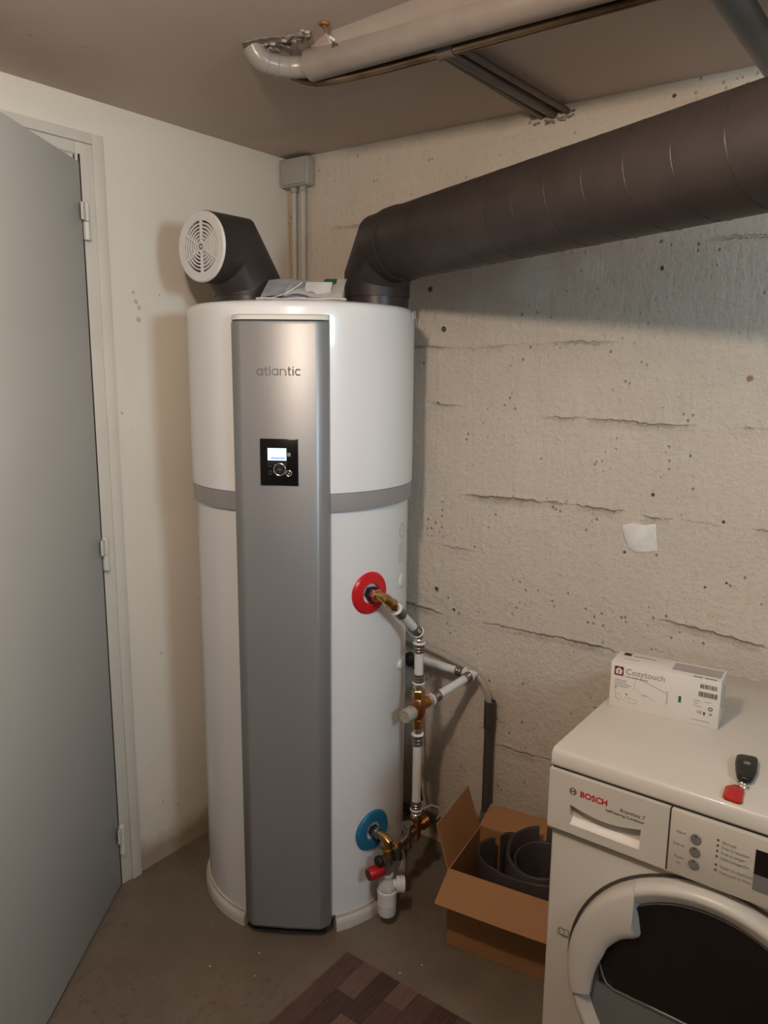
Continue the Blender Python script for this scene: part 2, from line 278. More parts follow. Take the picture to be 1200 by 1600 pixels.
# ------------------------------------------------------------------ geometry helpers
WLOC = {}
def V(*a): return Vector(a)
def basis(d):
    d = Vector(d).normalized(); a = Vector((0, 0, 1)) if abs(d.z) < .9 else Vector((1, 0, 0))
    s = a.cross(d).normalized(); return s, d.cross(s).normalized(), d
class G:
    def __init__(s): s.v = []; s.f = []
    def add(s, vs, fs):
        o = len(s.v); s.v += [Vector(p) for p in vs]; s.f += [tuple(i+o for i in f) for f in fs]; return s
    def box(s, x0, x1, y0, y1, z0, z1):
        vs = [(x, y, z) for z in (z0, z1) for y in (y0, y1) for x in (x0, x1)]
        return s.add(vs, [(0, 2, 3, 1), (4, 5, 7, 6), (0, 1, 5, 4), (2, 6, 7, 3), (0, 4, 6, 2), (1, 3, 7, 5)])
    def obox(s, o, ex, ey, ez):              # box from corner and three edge vectors
        o, ex, ey, ez = map(Vector, (o, ex, ey, ez))
        vs = [o+ex*i+ey*j+ez*k for k in (0, 1) for j in (0, 1) for i in (0, 1)]
        return s.add(vs, [(0, 2, 3, 1), (4, 5, 7, 6), (0, 1, 5, 4), (2, 6, 7, 3), (0, 4, 6, 2), (1, 3, 7, 5)])
    def rings(s, rr, closed=False, cap0=True, cap1=True):
        n = len(rr[0]); fs = []; k = len(rr)
        for i in range(k if closed else k-1):
            a = i*n; b = ((i+1) % k)*n
            for j in range(n): fs.append((a+j, a+(j+1) % n, b+(j+1) % n, b+j))
        if not closed:
            if cap0: fs.append(tuple(range(n-1, -1, -1)))
            if cap1: fs.append(tuple((k-1)*n+j for j in range(n)))
        return s.add([p for r in rr for p in r], fs)
    def lathe(s, prof, o, d=(0, 0, 1), n=32, closed=False, caps=True):   # prof: (radius, height along d)
        o = Vector(o); a, b, d = basis(d)
        return s.rings([[o+d*h+(a*math.cos(t)+b*math.sin(t))*r for t in [2*PI*j/n for j in range(n)]] for r, h in prof], closed, caps, caps)
    def cyl(s, p0, p1, r0, r1=None, n=24):
        p0, p1 = Vector(p0), Vector(p1); L = (p1-p0).length
        return s.lathe([(r0, 0), (r0 if r1 is None else r1, L)], p0, p1-p0, n)
    def tube(s, path, r, n=16, caps=True, wall=None):
        P = [Vector(p) for p in path]; k = len(P); R = r if isinstance(r, (list, tuple)) else [r]*k
        dirs = [(P[i+1]-P[i]).normalized() for i in range(k-1)]
        a, b, _ = basis(dirs[0]); rr = []; prev = dirs[0]
        for i in range(k):
            din = dirs[max(0, i-1)]; do = dirs[min(k-2, i)]; t = (din+do).normalized()
            q = prev.rotation_difference(din); a = q @ a; b = q @ b; prev = din
            ring = []
            for j in range(n):
                w = (a*math.cos(2*PI*j/n)+b*math.sin(2*PI*j/n))*R[i]
                w = w - din*(w.dot(t)/din.dot(t))        # onto the mitre plane
                ring.append(P[i]+w)
            rr.append(ring)
        return s.rings(rr, False, caps, caps)
    def torus(s, o, d, R, r, n=32, k=8):
        o = Vector(o); a, b, d = basis(d)
        return s.rings([[o+d*(r*math.sin(u))+(a*math.cos(t)+b*math.sin(t))*(R+r*math.cos(u)) for t in [2*PI*j/n for j in range(n)]] for u in [2*PI*i/k for i in range(k)]], True)
    def prism(s, poly, vec):
        P = [Vector(p) for p in poly]; n = len(P); vec = Vector(vec)
        fs = [tuple(range(n-1, -1, -1)), tuple(range(n, 2*n))]+[(i, (i+1) % n, n+(i+1) % n, n+i) for i in range(n)]
        return s.add(P+[p+vec for p in P], fs)
    def loft(s, A, B):                        # two loops with equal counts, open sides
        n = len(A); return s.add(list(A)+list(B), [(i, (i+1) % n, n+(i+1) % n, n+i) for i in range(n)])
    def build(s, name, material, parent=None, bevel=0.0, seg=2, smooth=35, base=None, merge=False):
        if parent is not None: off = WLOC[parent]
        elif base is not None: off = Vector(base)
        else:
            xs, ys, zs = zip(*s.v); off = Vector(((min(xs)+max(xs))/2, (min(ys)+max(ys))/2, min(zs)))
        me = bpy.data.meshes.new(name); me.from_pydata([p-off for p in s.v], [], s.f); me.update()
        bm = bmesh.new(); bm.from_mesh(me)
        if merge: bmesh.ops.remove_doubles(bm, verts=bm.verts, dist=1e-5)
        bmesh.ops.recalc_face_normals(bm, faces=bm.faces)
        if bevel:
            es = [e for e in bm.edges if len(e.link_faces) == 2 and e.calc_face_angle(0) > .5]
            bmesh.ops.bevel(bm, geom=es, offset=bevel, segments=seg, profile=.5, affect='EDGES', clamp_overlap=True)
        bm.to_mesh(me); bm.free()
        if smooth:
            me.shade_smooth(); me.set_sharp_from_angle(angle=math.radians(smooth))
        me.materials.append(material)
        o = bpy.data.objects.new(name, me); C.objects.link(o)
        if parent is not None: o.parent = parent
        else: o.location = off
        WLOC[o] = off
        return o

def tag(o, label=None, cat=None, group=None, kind=None):
    if label: o['label'] = label
    if cat: o['category'] = cat
    if group: o['group'] = group
    if kind: o['kind'] = kind
    return o
def thing(name, loc, label=None, cat=None, group=None, kind=None):
    o = bpy.data.objects.new(name, None); C.objects.link(o); o.location = loc; o.empty_display_size = .05
    WLOC[o] = Vector(loc); return tag(o, label, cat, group, kind)

_fonts = {}
def text(name, body, size, o, right, upv, material, parent, align='LEFT', sx=1.0, th=.0003, bold=0.0, curve=None, spacing=1.0):
    cu = bpy.data.curves.new('t', 'FONT'); cu.body = body; cu.size = size; cu.align_x = align; cu.extrude = th; cu.offset = bold; cu.resolution_u = 3; cu.space_character = spacing
    ob = bpy.data.objects.new('t', cu); C.objects.link(ob)
    dg = bpy.context.evaluated_depsgraph_get(); me = bpy.data.meshes.new_from_object(ob.evaluated_get(dg))
    bpy.data.objects.remove(ob); bpy.data.curves.remove(cu)
    r = Vector(right).normalized(); u = Vector(upv).normalized(); n = r.cross(u); o = Vector(o); off = WLOC[parent]
    for v in me.vertices:
        p = (curve(v.co.x*sx, v.co.y, v.co.z) if curve else o+r*v.co.x*sx+u*v.co.y+n*v.co.z); v.co = p-off
    me.name = name; me.materials.clear(); me.materials.append(material)
    ob = bpy.data.objects.new(name, me); C.objects.link(ob); ob.parent = parent; WLOC[ob] = off
    return ob

# ------------------------------------------------------------------ room shell
H = 2.271; YB = -3.7
tag(G().box(-.12, WX+.4, YB-.12, .14, -.12, 0).build('floor', M_FLOOR, base=(0, 0, 0)), 'worn grey-brown painted concrete floor', kind='structure')
tag(G().box(-.12, WX+.4, YB-.12, .14, H, H+.14).build('ceiling', M_CEIL, base=(0, 0, 0)), 'low brownish painted concrete ceiling', kind='structure')
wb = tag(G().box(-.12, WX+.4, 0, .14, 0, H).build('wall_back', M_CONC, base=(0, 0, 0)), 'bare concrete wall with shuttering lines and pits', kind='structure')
DY0, DY1, DH = -.80, -1.61, 2.125           # door opening in the left wall
g = G().box(-.12, 0, DY0, 0, 0, H).box(-.12, 0, YB, DY1, 0, H).box(-.12, 0, DY1, DY0, DH, H)
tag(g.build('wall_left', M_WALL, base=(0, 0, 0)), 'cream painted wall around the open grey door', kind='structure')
g = G().box(WX, WX+.35, WIN[1], 0, 0, H).box(WX, WX+.35, YB, WIN[0], 0, H).box(WX, WX+.35, WIN[0], WIN[1], 0, WIN[2]).box(WX, WX+.35, WIN[0], WIN[1], WIN[3], H)
tag(g.build('wall_right', M_UNSEEN, base=(0, 0, 0)), kind='structure')
tag(G().box(-.12, WX+.4, YB-.12, YB, 0, H).build('wall_front', M_UNSEEN, base=(0, 0, 0)), kind='structure')
# passage behind the door opening
g = G().box(-1.25, -1.15, -2.3, -.1, 0, H).box(-1.15, -.12, -.2, -.1, 0, H).box(-1.15, -.12, -2.3, -2.2, 0, H).box(-1.25, -.12, -2.3, -.1, H, H+.14)
tag(g.build('wall_passage', M_WALL, base=(0, 0, 0)), kind='structure')
tag(G().box(-1.25, -.12, -2.3, -.1, -.12, 0).build('floor_passage', M_FLOOR, base=(0, 0, 0)), kind='structure')

# white filler patch on the concrete wall
pc = V(1.274, 0, 1.148); pts = []
for i, (a, b) in enumerate([(-.05, .026), (-.02, .036), (.012, .034), (.040, .042), (.043, .01), (.050, -.03), (.02, -.038), (-.005, -.042), (-.028, -.034), (-.040, -.004)]):
    pts.append(pc+V(a, -.0002, b))
o = G().prism(pts, (0, -.0035, 0)).build('plaster_patch', M_PATCH, wb, bevel=.001); o['label'] = 'small white square filler patch on the concrete'

# window in the right wall
wn = thing('window_1', (WX+.2, (WIN[0]+WIN[1])/2, WIN[2]), 'small high basement window in the right wall', kind='structure')
y0, y1, z0, z1 = WIN
g = G().box(WX+.18, WX+.22, y0, y1, z0, z0+.035).box(WX+.18, WX+.22, y0, y1, z1-.035, z1).box(WX+.18, WX+.22, y0, y0+.035, z0+.035, z1-.035).box(WX+.18, WX+.22, y1-.035, y1, z0+.035, z1-.035)
fr = g.build('window_frame', M_TRIMW, wn)
G().box(WX+.197, WX+.203, y0+.035, y1-.035, z0+.035, z1-.035).build('pane', M_PANE, fr)

# ------------------------------------------------------------------ door
dr = thing('door_1', (0, -.79, 0), 'open pale grey flush door hung in a cream frame', kind='structure')
FW = .078
g = G()
# architrave with a stepped profile, jamb side and head
g.box(-.119, .012, -.752, -.719, 0, 2.183).box(-.119, .006, -.80, -.752, 0, 2.156)
g.box(-.119, .012, -1.691, -.752, 2.1562, 2.183).box(-.119, .006, -1.609, -.80, 2.126, 2.156).box(-.119, .012, -1.691, -1.658, 0, 2.156).box(-.119, .006, -1.658, -1.609, 0, 2.156)
frame = g.build('door_frame', M_FRAME, dr, bevel=.002)
G().box(-.119, -.006, -1.609, -.80, 2.080, 2.1265).box(-.119, -.030, -.816, -.7995, 0, 2.08).box(-.119, -.030, -1.6095, -1.593, 0, 2.08).build('door_stop', M_FRAME, frame)
G().box(.0055, .0072, -.7945, -.7885, .002, 2.126).build('gap_shade', M_GAP, frame)  # dark strip painting the shade in the gap at the hinge edge
hd = V(.583, -.8125, 0).normalized(); hn = V(.8125, .583, 0)
ho = V(.012, -.795, .008)
lw, lh, lt = .80, 2.098, .038
leaf = G().obox(ho-hn*lt, hd*lw, hn*lt, V(0, 0, lh)).build('door_leaf', M_DOOR, dr, bevel=.002)
# lever handle far along the leaf
hp = ho+hd*(lw-.045)+V(0, 0, 1.02)
hh = G().cyl(hp, hp+hn*.008, .024).lathe([(.010, .006), (.010, .028), (.024, .034), (.027, .045), (.022, .055), (0, .058)], hp, hn, 24).build('door_handle', M_CHROME, leaf)
for zc in (1.958, 1.056, .157):
    c = V(.016, -.786, zc)
    k = G().lathe([(.0072, -.047), (.0092, -.045), (.0092, -.0015), (.008, -.0005)], c, n=14).box(.004, .011, -.786, -.768, zc-.045, zc-.002).build('hinge', M_FRAME, dr)
    G().lathe([(.008, .0005), (.0096, .0015), (.0096, .046), (.007, .049)], c, n=14).obox(c+V(0, 0, .002)-hn*.002, hd*.028, hn*.006, V(0, 0, .043)).build('hinge_knuckle', M_FRAME, k)

# ------------------------------------------------------------------ water heater
HX, HY, R1, R2, HH = .3995, -.3702, .3175, .3063, 1.7560
HC = V(HX, HY, 0)
wh = thing('water_heater', (HX, HY, 0), 'tall white cylindrical heat pump water heater with silver front panel', 'water heater')
AZ = math.radians(-57.6); pn = V(math.cos(AZ), math.sin(AZ), 0); pt = V(-pn.y, pn.x, 0)
# lower tank
G().lathe([(R2-.01, .040), (R2, .046), (R2, 1.225)], HC, n=96).build('tank_shell', M_WHITE2, wh)
G().lathe([(R2+.001, 1.218), (R1-.004, 1.220), (R1-.0025, 1.226), (R1-.0025, 1.268), (R2, 1.269)], HC, n=96).build('grey_band', M_GREYBAND, wh)
prof = [(R2, 1.267), (R1, 1.2695), (R1, HH-.05)]
for i in range(1, 9):
    t = i/8*PI/2; prof.append((R1-.022+.022*math.cos(t), HH-.03+.022*math.sin(t)))
prof += [(R1-.05, HH-.004), (R1-.12, HH-.002), (.06, HH)]
G().lathe(prof, HC, n=96).build('top_cover', M_WHITE, wh)
# base skirt, open at the front below the panel
g = G(); rows = []
gap = math.radians(25)
aa = [AZ+gap+(2*PI-2*gap)*i/80 for i in range(81)]
sk = [(R2-.03, 0.), (R1+.001, 0.), (R1+.001, .020), (R1-.003, .032), (R2+.004, .036), (R2+.003, .046), (R2-.03, .046)]
vs_ = [HC+V(r*math.cos(a), r*math.sin(a), h) for a in aa for r, h in sk]; k = len(sk)
fs_ = [(i*k+j, (i+1)*k+j, (i+1)*k+(j+1) % k, i*k+(j+1) % k) for i in range(80) for j in range(k)]
fs_ += [tuple(range(k)), tuple(80*k+j for j in range(k-1, -1, -1))]
g.add(vs_, fs_); g.lathe([(R2-.04, .02), (R2-.02, .02), (R2-.02, .06), (R2-.04, .06)], HC, n=64)
g.build('base_skirt', M_SKIRT, wh, bevel=.0)
# front panel: bevelled section extruded
PW, PB, PD = .121, .099, .337
def PP(u, d, z): return HC+pt*u+pn*d+V(0, 0, z)
sec = [(-PW, .288), (-PW, .312), (-PW+.004, .318), (-PB, PD-.003), (-PB+.008, PD), (0, PD+.003), (PB-.008, PD), (PB, PD-.003), (PW-.004, .318), (PW, .312), (PW, .288)]
zt, zb = 1.699, .036
rr = []
for z, ins in ((zb, .010), (zb+.004, .004), (zb+.012, 0), (zt-.012, 0), (zt-.004, .003), (zt, .010)):
    rr.append([PP(u*(1-ins*1.2), d-ins*(1 if d > .3 else 0), z) for u, d in sec])
panel = G().rings(rr).build('front_panel', M_SILVER, wh, smooth=25)
tl = []
for z, e in ((zt+.0005, 0), (zt+.010, -.003), (zt+.014, -.012)):
    tl.append([PP(u*(1+e), max(.285, d+e), z) for u, d in sec])
G().rings(tl).build('panel_top_lip', M_PLAST, wh)
# dark block painting the shade in the foot gap below the panel
G().box(0, 0, 0, 0, 0, 0)
pl_ = G().prism([PP(-.105, .30, .004), PP(.105, .30, .004), PP(.105, .24, .004), PP(-.105, .24, .004)], V(0, 0, .05)).build('foot_shade', M_DARK, wh)
# brand lettering, control panel
def on_panel(u, z, d=0.0): return PP(u, PD+.0026-abs(u)*.02+d, z)
lu = [-.0535]; lg = G(); LR = .0018; XR = .0070
def lp3(u, z): return on_panel(lu[0]+u, 1.5665+z, -.0004)
def arc_(cu, a0, a1, n=16): return [lp3(cu+XR*math.cos(math.radians(a0+(a1-a0)*i/n)), .0082+XR*math.sin(math.radians(a0+(a1-a0)*i/n))) for i in range(n+1)]
for ch in 'atlantic':
    if ch == 'a': lg.tube(arc_(.0082, 0, 360, 22), LR, 6).tube([lp3(.0152, 0), lp3(.0152, .0164)], LR, 6); w = .0165
    elif ch == 'c': lg.tube(arc_(.0082, 48, 312, 16), LR, 6); w = .0140
    elif ch == 'n': lg.tube([lp3(.0012, 0), lp3(.0012, .0164)], LR, 6).tube([lp3(.0012, .0090)]+arc_(.0076, 165, 0, 10)+[lp3(.0146, 0)], LR, 6); w = .0158
    elif ch == 't': lg.tube([lp3(.0030, .0215), lp3(.0030, .0035), lp3(.0042, .0012), lp3(.0080, .0008)], LR, 6).tube([lp3(.0, .0152), lp3(.0078, .0152)], LR, 6); w = .0082
    elif ch == 'l': lg.tube([lp3(.0012, 0), lp3(.0012, .0222)], LR, 6); w = .0024
    else: lg.tube([lp3(.0012, 0), lp3(.0012, .0160)], LR, 6).tube([lp3(.0012, .0195), lp3(.0012, .0222)], LR, 6); w = .0024
    lu[0] += w+.0036
lg.build('lettering', M_LETTER, panel)
cz0, cz1 = 1.246, 1.352
DZ = .055; KS = 1.10
def cpp(u, z, d): return PP(u*KS, PD+.0026+d, 1.299+DZ+(z-1.299)*KS)
cpn = G().prism([cpp(u, z, -.004) for u, z in ((-.0435, cz0), (.0435, cz0), (.0435, cz1), (-.0435, cz1))], pn*.0072).build('control_panel', M_BLACK, wh, bevel=.0015)
def plate(u0, u1, z0, z1, d, th=.0006):
    return G().prism([cpp(u, z, d) for u, z in ((u0, z0), (u1, z0), (u1, z1), (u0, z1))], pn*th)
plate(-.0265, .0185, 1.293, 1.3335, .0034).build('screen_bezel', M_BLACKM, cpn)
plate(-.0255, .0170, 1.3035, 1.3310, .0042).build('screen', M_SCREEN, cpn)
plate(-.0175, .0135, 1.3062, 1.3112, .0050).build('screen_bar', M_SCRBAR, cpn)
plate(-.0210, -.0188, 1.3062, 1.3112, .0050).build('screen_bar', M_SCRBAR, cpn)
G().torus(cpp(.0015, 1.2828, .0034), pn, .0150, .0014, 28, 8).build('dial_ring', M_CHROME, cpn)
G().cyl(cpp(.0015, 1.2828, .0020), cpp(.0015, 1.2828, .0036), .0134).build('dial', M_BLACKM, cpn)
for dz, sgn in ((.0072, 1), (-.0078, -1)):
    c = cpp(.0015, 1.2828+dz, .0036); G().prism([c-pt*.0016-V(0, 0, .001*sgn), c+pt*.0016-V(0, 0, .001*sgn), c+V(0, 0, .0014*sgn)], pn*.0004).build('arrow_mark', M_CHROME, cpn)
text('ok_mark', 'OK', .0058, cpp(.0015, 1.2810, .0039), pt, (0, 0, 1), M_KNOB, cpn, 'CENTER', th=.0002)
G().torus(cpp(.0225, 1.2742, .0034), pn, .0070, .0012, 24, 8).build('button_ring', M_CHROME, cpn)
G().cyl(cpp(.0225, 1.2742, .0020), cpp(.0225, 1.2742, .0034), .0058).build('button', M_BLACKM, cpn)
G().cyl(cpp(.0225, 1.2742, .0034), cpp(.0225, 1.2742, .0040), .0020).build('button_mark', M_KNOB, cpn)
plate(.0195, .0265, 1.3130, 1.3210, .0040).build('indicator', M_KNOB, cpn)
plate(.0213, .0247, 1.3150, 1.3190, .0048).build('indicator_mark', M_BTN, cpn)
G().torus(cpp(-.0205, 1.2755, .0034), pn, .0046, .0004, 20, 6).build('touch_mark', M_BTN, cpn)
plate(-.0255, -.0165, 1.2890, 1.2900, .0036, .0003).build('touch_mark', M_BTN, cpn)
# torn strip of white film at the right of the rim, scuff at the band
def rim(a, z, d=0.0): a = math.radians(a); return HC+V(math.cos(a)*(R1+d), math.sin(a)*(R1+d), z)
o = G().prism([rim(20, 1.733, .002), rim(27, 1.742, .002), rim(30, 1.728, .003), rim(36, 1.712, .004), rim(37, 1.702, .004), rim(31, 1.714, .003), rim(26, 1.722, .002), rim(22, 1.716, .002)], V(.0024, .0006, 0)).build('film_flake', M_PAPER, wh); o['label'] = 'torn bit of white protective film on the rim'
# rosettes and nipples
def on_tank(az, z, d=0.0): return HC+V(math.cos(az)*(R2+d), math.sin(az)*(R2+d), z)
AH = math.atan2(-.437-HY, .699-HX); AC = math.atan2(-.421-HY, .702-HX)
def rosette(name, az, z, material, r):
    d = V(math.cos(az), math.sin(az), 0); o = on_tank(az, z, -.012)
    return G().lathe([(r, .0), (r+.001, .012), (r-.004, .0175), (.031, .021), (.029, .020), (.0265, .010), (.016, .009), (.016, 0)], o, d, 48, closed=True).build(name, material, wh)
rosette('red_collar', AH, .987, M_RED, .058); rosette('blue_collar', AC, .2735, M_BLUE, .060)
# embossed stamp and cap on the flank
def flank(u, z, d): 
    az = math.radians(16.5)+u/R2; return HC+V(math.cos(az)*(R2+d), math.sin(az)*(R2+d), z)
g = G()
def bar(u0, u1, z0, z1): g.add([flank(u, z, d) for d in (-.001, .0008) for u, z in ((u0, z0), (u1, z0), (u1, z1), (u0, z1))], [(3, 2, 1, 0), (4, 5, 6, 7), (0, 1, 5, 4), (1, 2, 6, 5), (2, 3, 7, 6), (3, 0, 4, 7)])
for (u0, u1, z0, z1) in ((-.02, -.017, 1.045, 1.10), (-.012, .016, 1.097, 1.100), (-.012, .016, 1.045, 1.048), (-.014, .014, 1.055, 1.058), (-.014, .014, 1.066, 1.069), (-.014, .014, 1.077, 1.080), (-.014, .014, 1.088, 1.091), (-.010, .012, 1.112, 1.115)): bar(u0, u1, z0, z1)
for i in range(16):
    t = 2*PI*i/16; bar(.018*math.cos(t)-.0025, .018*math.cos(t)+.0025, 1.135+.018*math.sin(t)-.003, 1.135+.018*math.sin(t)+.003)
bar(-.008, .01, 1.133, 1.136)
o = g.build('stamp_mark', mat('grey_print', (0.46, 0.45, 0.46), .4), wh); o['label'] = 'faint grey printed marking on the right flank'
az = math.radians(17.5); d = V(math.cos(az), math.sin(az), 0)
G().lathe([(.0, .004), (.017, .004), (.0215, .002), (.0215, -.004)], on_tank(az, .985, 0), d, 28).build('blind_cap', M_PLAST, wh)
G().lathe([(.0, .006), (.012, .006), (.014, .003), (.016, -.004)], on_tank(math.radians(16), .735, 0), d, 24).build('blind_cap', M_PLAST, wh)

# ------------------------------------------------------------------ air intake elbow and exhaust duct
ai = thing('intake_elbow', (.247, -.435, HH), 'black foam duct elbow with round white grille on the water heater', 'air duct')
RD = .0935
ez = 1.900
G().tube([(.247, -.592, ez), (.249, -.497, ez), (.253, -.437, 1.812), (.253, -.437, 1.780)], RD, 48).build('elbow_body', M_FOAM, ai, smooth=20)
G().cyl((.253, -.437, HH-.0012), (.253, -.437, 1.785), RD*.97, n=48).build('base_sleeve', M_STUB, ai)
gy = -.592
gr = G().lathe([(RD*.985, .0), (RD*.985, .004), (RD*.95, .008), (.0665, .0075), (.0665, .0), (.07, -.0005)], (.247, gy, ez), (0, -1, 0), 56, closed=True).build('grille', M_GRILLE, ai)
G().cyl((.247, gy+.004, ez), (.247, gy-.0012, ez), .068, n=40).build('grille_cavity', M_DARK, gr)
for r in (.0595, .0505, .0415, .0325, .0235, .0145):
    G().lathe([(r-.0022, .0015), (r-.0030, .0062), (r+.0012, .0068), (r+.0022, .0015)], (.247, gy, ez), (0, -1, 0), 48, closed=True).build('louvre_ring', M_GRILLE, gr)
G().cyl((.247, gy-.001, ez), (.247, gy-.0072, ez), .0075, n=20).build('grille_hub', M_GRILLE, gr)
for k in range(6):
    t = math.radians(90+60*k); d = V(math.cos(t), 0, math.sin(t)); s = V(-d.z, 0, d.x); w = .0022 if k % 3 else .0034
    G().obox(V(.247, gy-.0012, ez)-s*w+d*.004, s*2*w, d*.064, V(0, -.006, 0)).build('spoke', M_GRILLE, gr)

ex = thing('exhaust_duct', (.545, -.215, HH), 'long black foam insulated exhaust duct running from the water heater to the right', 'air duct')
dd = (V(1.64, -.667, 1.927)-V(.55, -.205, 1.915)).normalized()
A0 = V(.545, -.213, 1.914)
G().cyl((.545, -.213, HH-.0012), (.545, -.213, 1.790), .0900, n=48).build('base_sleeve', M_STUB, ex)
G().tube([(.545, -.213, 1.782), (.545, -.213, 1.836), A0+dd*.060, A0+dd*.125], RD, 48).build('elbow_body', M_FOAM, ex, smooth=20)
G().tube([A0+dd*.108, A0+dd*.150], RD+.0050, 48).build('joint_sleeve', M_FOAM, ex)
E1 = A0+dd*2.02
G().tube([A0+dd*.145, E1, E1+dd*.09+V(0, 0, .06), E1+dd*.09+V(0, 0, H-E1.z-.001)], RD+.0020, 48).build('duct_tube', M_FOAM, ex, smooth=20)
a, b, _ = basis(dd); pts = []
for i in range(24*19):
    t = 2*PI*i/24; s_ = .26+i/24*.098
    if s_ > 1.98: break
    pts.append(A0+dd*s_+(a*math.cos(t)+b*math.sin(t))*(RD+.0016))
G().tube(pts, .0015, 6).build('spiral_seam', M_FOAMS, ex)
# small tab under the joint
G().obox(A0+dd*.10+V(0, 0, -RD-.004)-V(dd.y, -dd.x, 0)*-.02, dd*.06, V(-dd.y, dd.x, 0)*.02, V(0, 0, .008)).build('joint_tab', M_STUB, ex, bevel=.001)

# ------------------------------------------------------------------ papers on the heater
def sheet(name, pts, th, material, nu=10, parent=None, **k):
    """pts: function (u, v) -> point, thin sheet with thickness th"""
    g = G(); n = nu+1; top = []; bot = []
    for i in range(n):
        for j in range(n):
            u, v = i/nu, j/nu; p = Vector(pts(u, v)); q1 = Vector(pts(u+.01, v))-p; q2 = Vector(pts(u, v+.01))-p; nn = q1.cross(q2).normalized(); top.append(p+nn*th/2); bot.append(p-nn*th/2)
    N = n*n; fs = []
    for i in range(nu):
        for j in range(nu):
            a = i*n+j; fs += [(a, a+n, a+n+1, a+1), (N+a, N+a+1, N+a+n+1, N+a+n)]
    edge = [i*n for i in range(nu)]+[nu*n+j for j in range(nu)]+[i*n+nu for i in range(nu, 0, -1)]+[j for j in range(nu, 0, -1)]
    for i in range(len(edge)):
        a, b = edge[i], edge[(i+1) % len(edge)]; fs.append((a, b, N+b, N+a))
    g.add(top+bot, fs); return g.build(name, material, parent, smooth=60, **k)
pR = V(.84, .54, 0).normalized(); pF = V(-.54, .84, 0).normalized()
pO = V(.436, -.567, HH)
def P3(u, v, z): return pO+pR*u+pF*v+V(0, 0, z)
fol = thing('document_pouch', tuple(pO), 'clear plastic document pouch lying on top of the water heater', 'pouch')
sheet('pouch_film', lambda u, v: P3(.06+u*.150, .004+v*.125, .010+.052*v**.8+.004*math.sin(u*9)*(1-v)+.005*math.sin(u*5+v*3)), .0009, M_FILM, 14, fol)
sheet('pouch_film', lambda u, v: P3(-.010+u*.222, .004+v*.13, .0025+.008*v+.0016*math.sin(u*7)), .0008, M_FILM, 12, fol)
sheet('green_label', lambda u, v: P3(.150+u*.034, .085+v*.036, .050+.016*v), .0008, M_GREEN, 4, fol)
G().tube([P3(-.012+.235*i/10, -.002, .0042+.0014*math.sin(i*1.7)) for i in range(11)], .0028, 8).build('pouch_seam', M_FILM, fol)
o = sheet('leaflet', lambda u, v: P3(-.004+u*.120, .014+v*.105, .010+.052*v+.004*math.sin(u*4)), .0012, M_PAPERB, 10)
tag(o, 'blue-grey printed leaflet propped in the plastic pouch on the water heater', 'leaflet')
o = sheet('paper_strip', lambda u, v: P3(.0+u*.105, -.006+v*.022+.022*u, .0045+.042*u**2.2+.003*v), .0016, M_PAPER, 12)
tag(o, 'curled white paper strip in front of the pouch on the water heater', 'paper')
o = sheet('folded_paper', lambda u, v: P3(.108+u*.070, .022+v*.045, .018+.034*v+.008*math.sin(u*PI*2)*(1-v)), .0014, M_PAPER, 10)
tag(o, 'crumpled white paper beside the green label on the water heater', 'paper')

# ------------------------------------------------------------------ junction box and conduits
jb = thing('junction_box', (.062, 0, 2.17), 'square grey painted junction box in the ceiling corner', 'junction box')
G().box(.006, .126, -.044, -.0005, 2.172, 2.262).build('box_body', M_BOXG, jb, bevel=.008, seg=3)
G().box(.012, .120, -.049, -.0435, 2.178, 2.258).build('box_lid', M_BOXG, jb, bevel=.004)
for x in (.045, .084):
    G().cyl((x, -.018, 2.158), (x, -.018, 2.176), .0125, n=20).build('gland', M_BOXG, jb)
for x, t in ((.045, 'left'), (.084, 'right')):
    o = G().tube([(x, -.018, 0.02), (x, -.018, 2.1575)], .0095 if t == 'left' else .0115, 14).build('conduit', M_COND)
    tag(o, 'grey conduit dropping from the junction box, %s' % ('the thinner one nearest the corner' if t == 'left' else 'the thicker one farther from the corner'), 'conduit', 'conduits under the junction box')

# ------------------------------------------------------------------ pipes under the ceiling
sp = thing('waste_pipe', (.9, -.66, 2.19), 'thick painted waste pipe along the ceiling with a grey bend at its left end', 'pipe')
yp, zp, rp = -.632, 2.246, .033
path = [(.604, -.742, 2.2695), (.607, -.737, 2.258), (.612, -.730, 2.248), (.619, -.716, 2.241), (.630, -.696, 2.2385), (.646, -.673, 2.2385), (.672, -.653, 2.240), (.705, -.643, 2.242)]
G().tube(path, .0225, 20).build('pipe_bend', M_PIPEG, sp)
for i in (3, 4, 5):
    p = Vector(path[i]); d = Vector(path[i+1])-Vector(path[i-1]); G().torus(p, d, .0225, .0014, 20, 6).build('joint_ring', M_PIPEG, sp)
G().tube([(.685, -.650, 2.241), (.74, -.638, zp), (WX-.001, yp+.01, zp)], rp, 24).build('pipe_run', M_PIPEP, sp)
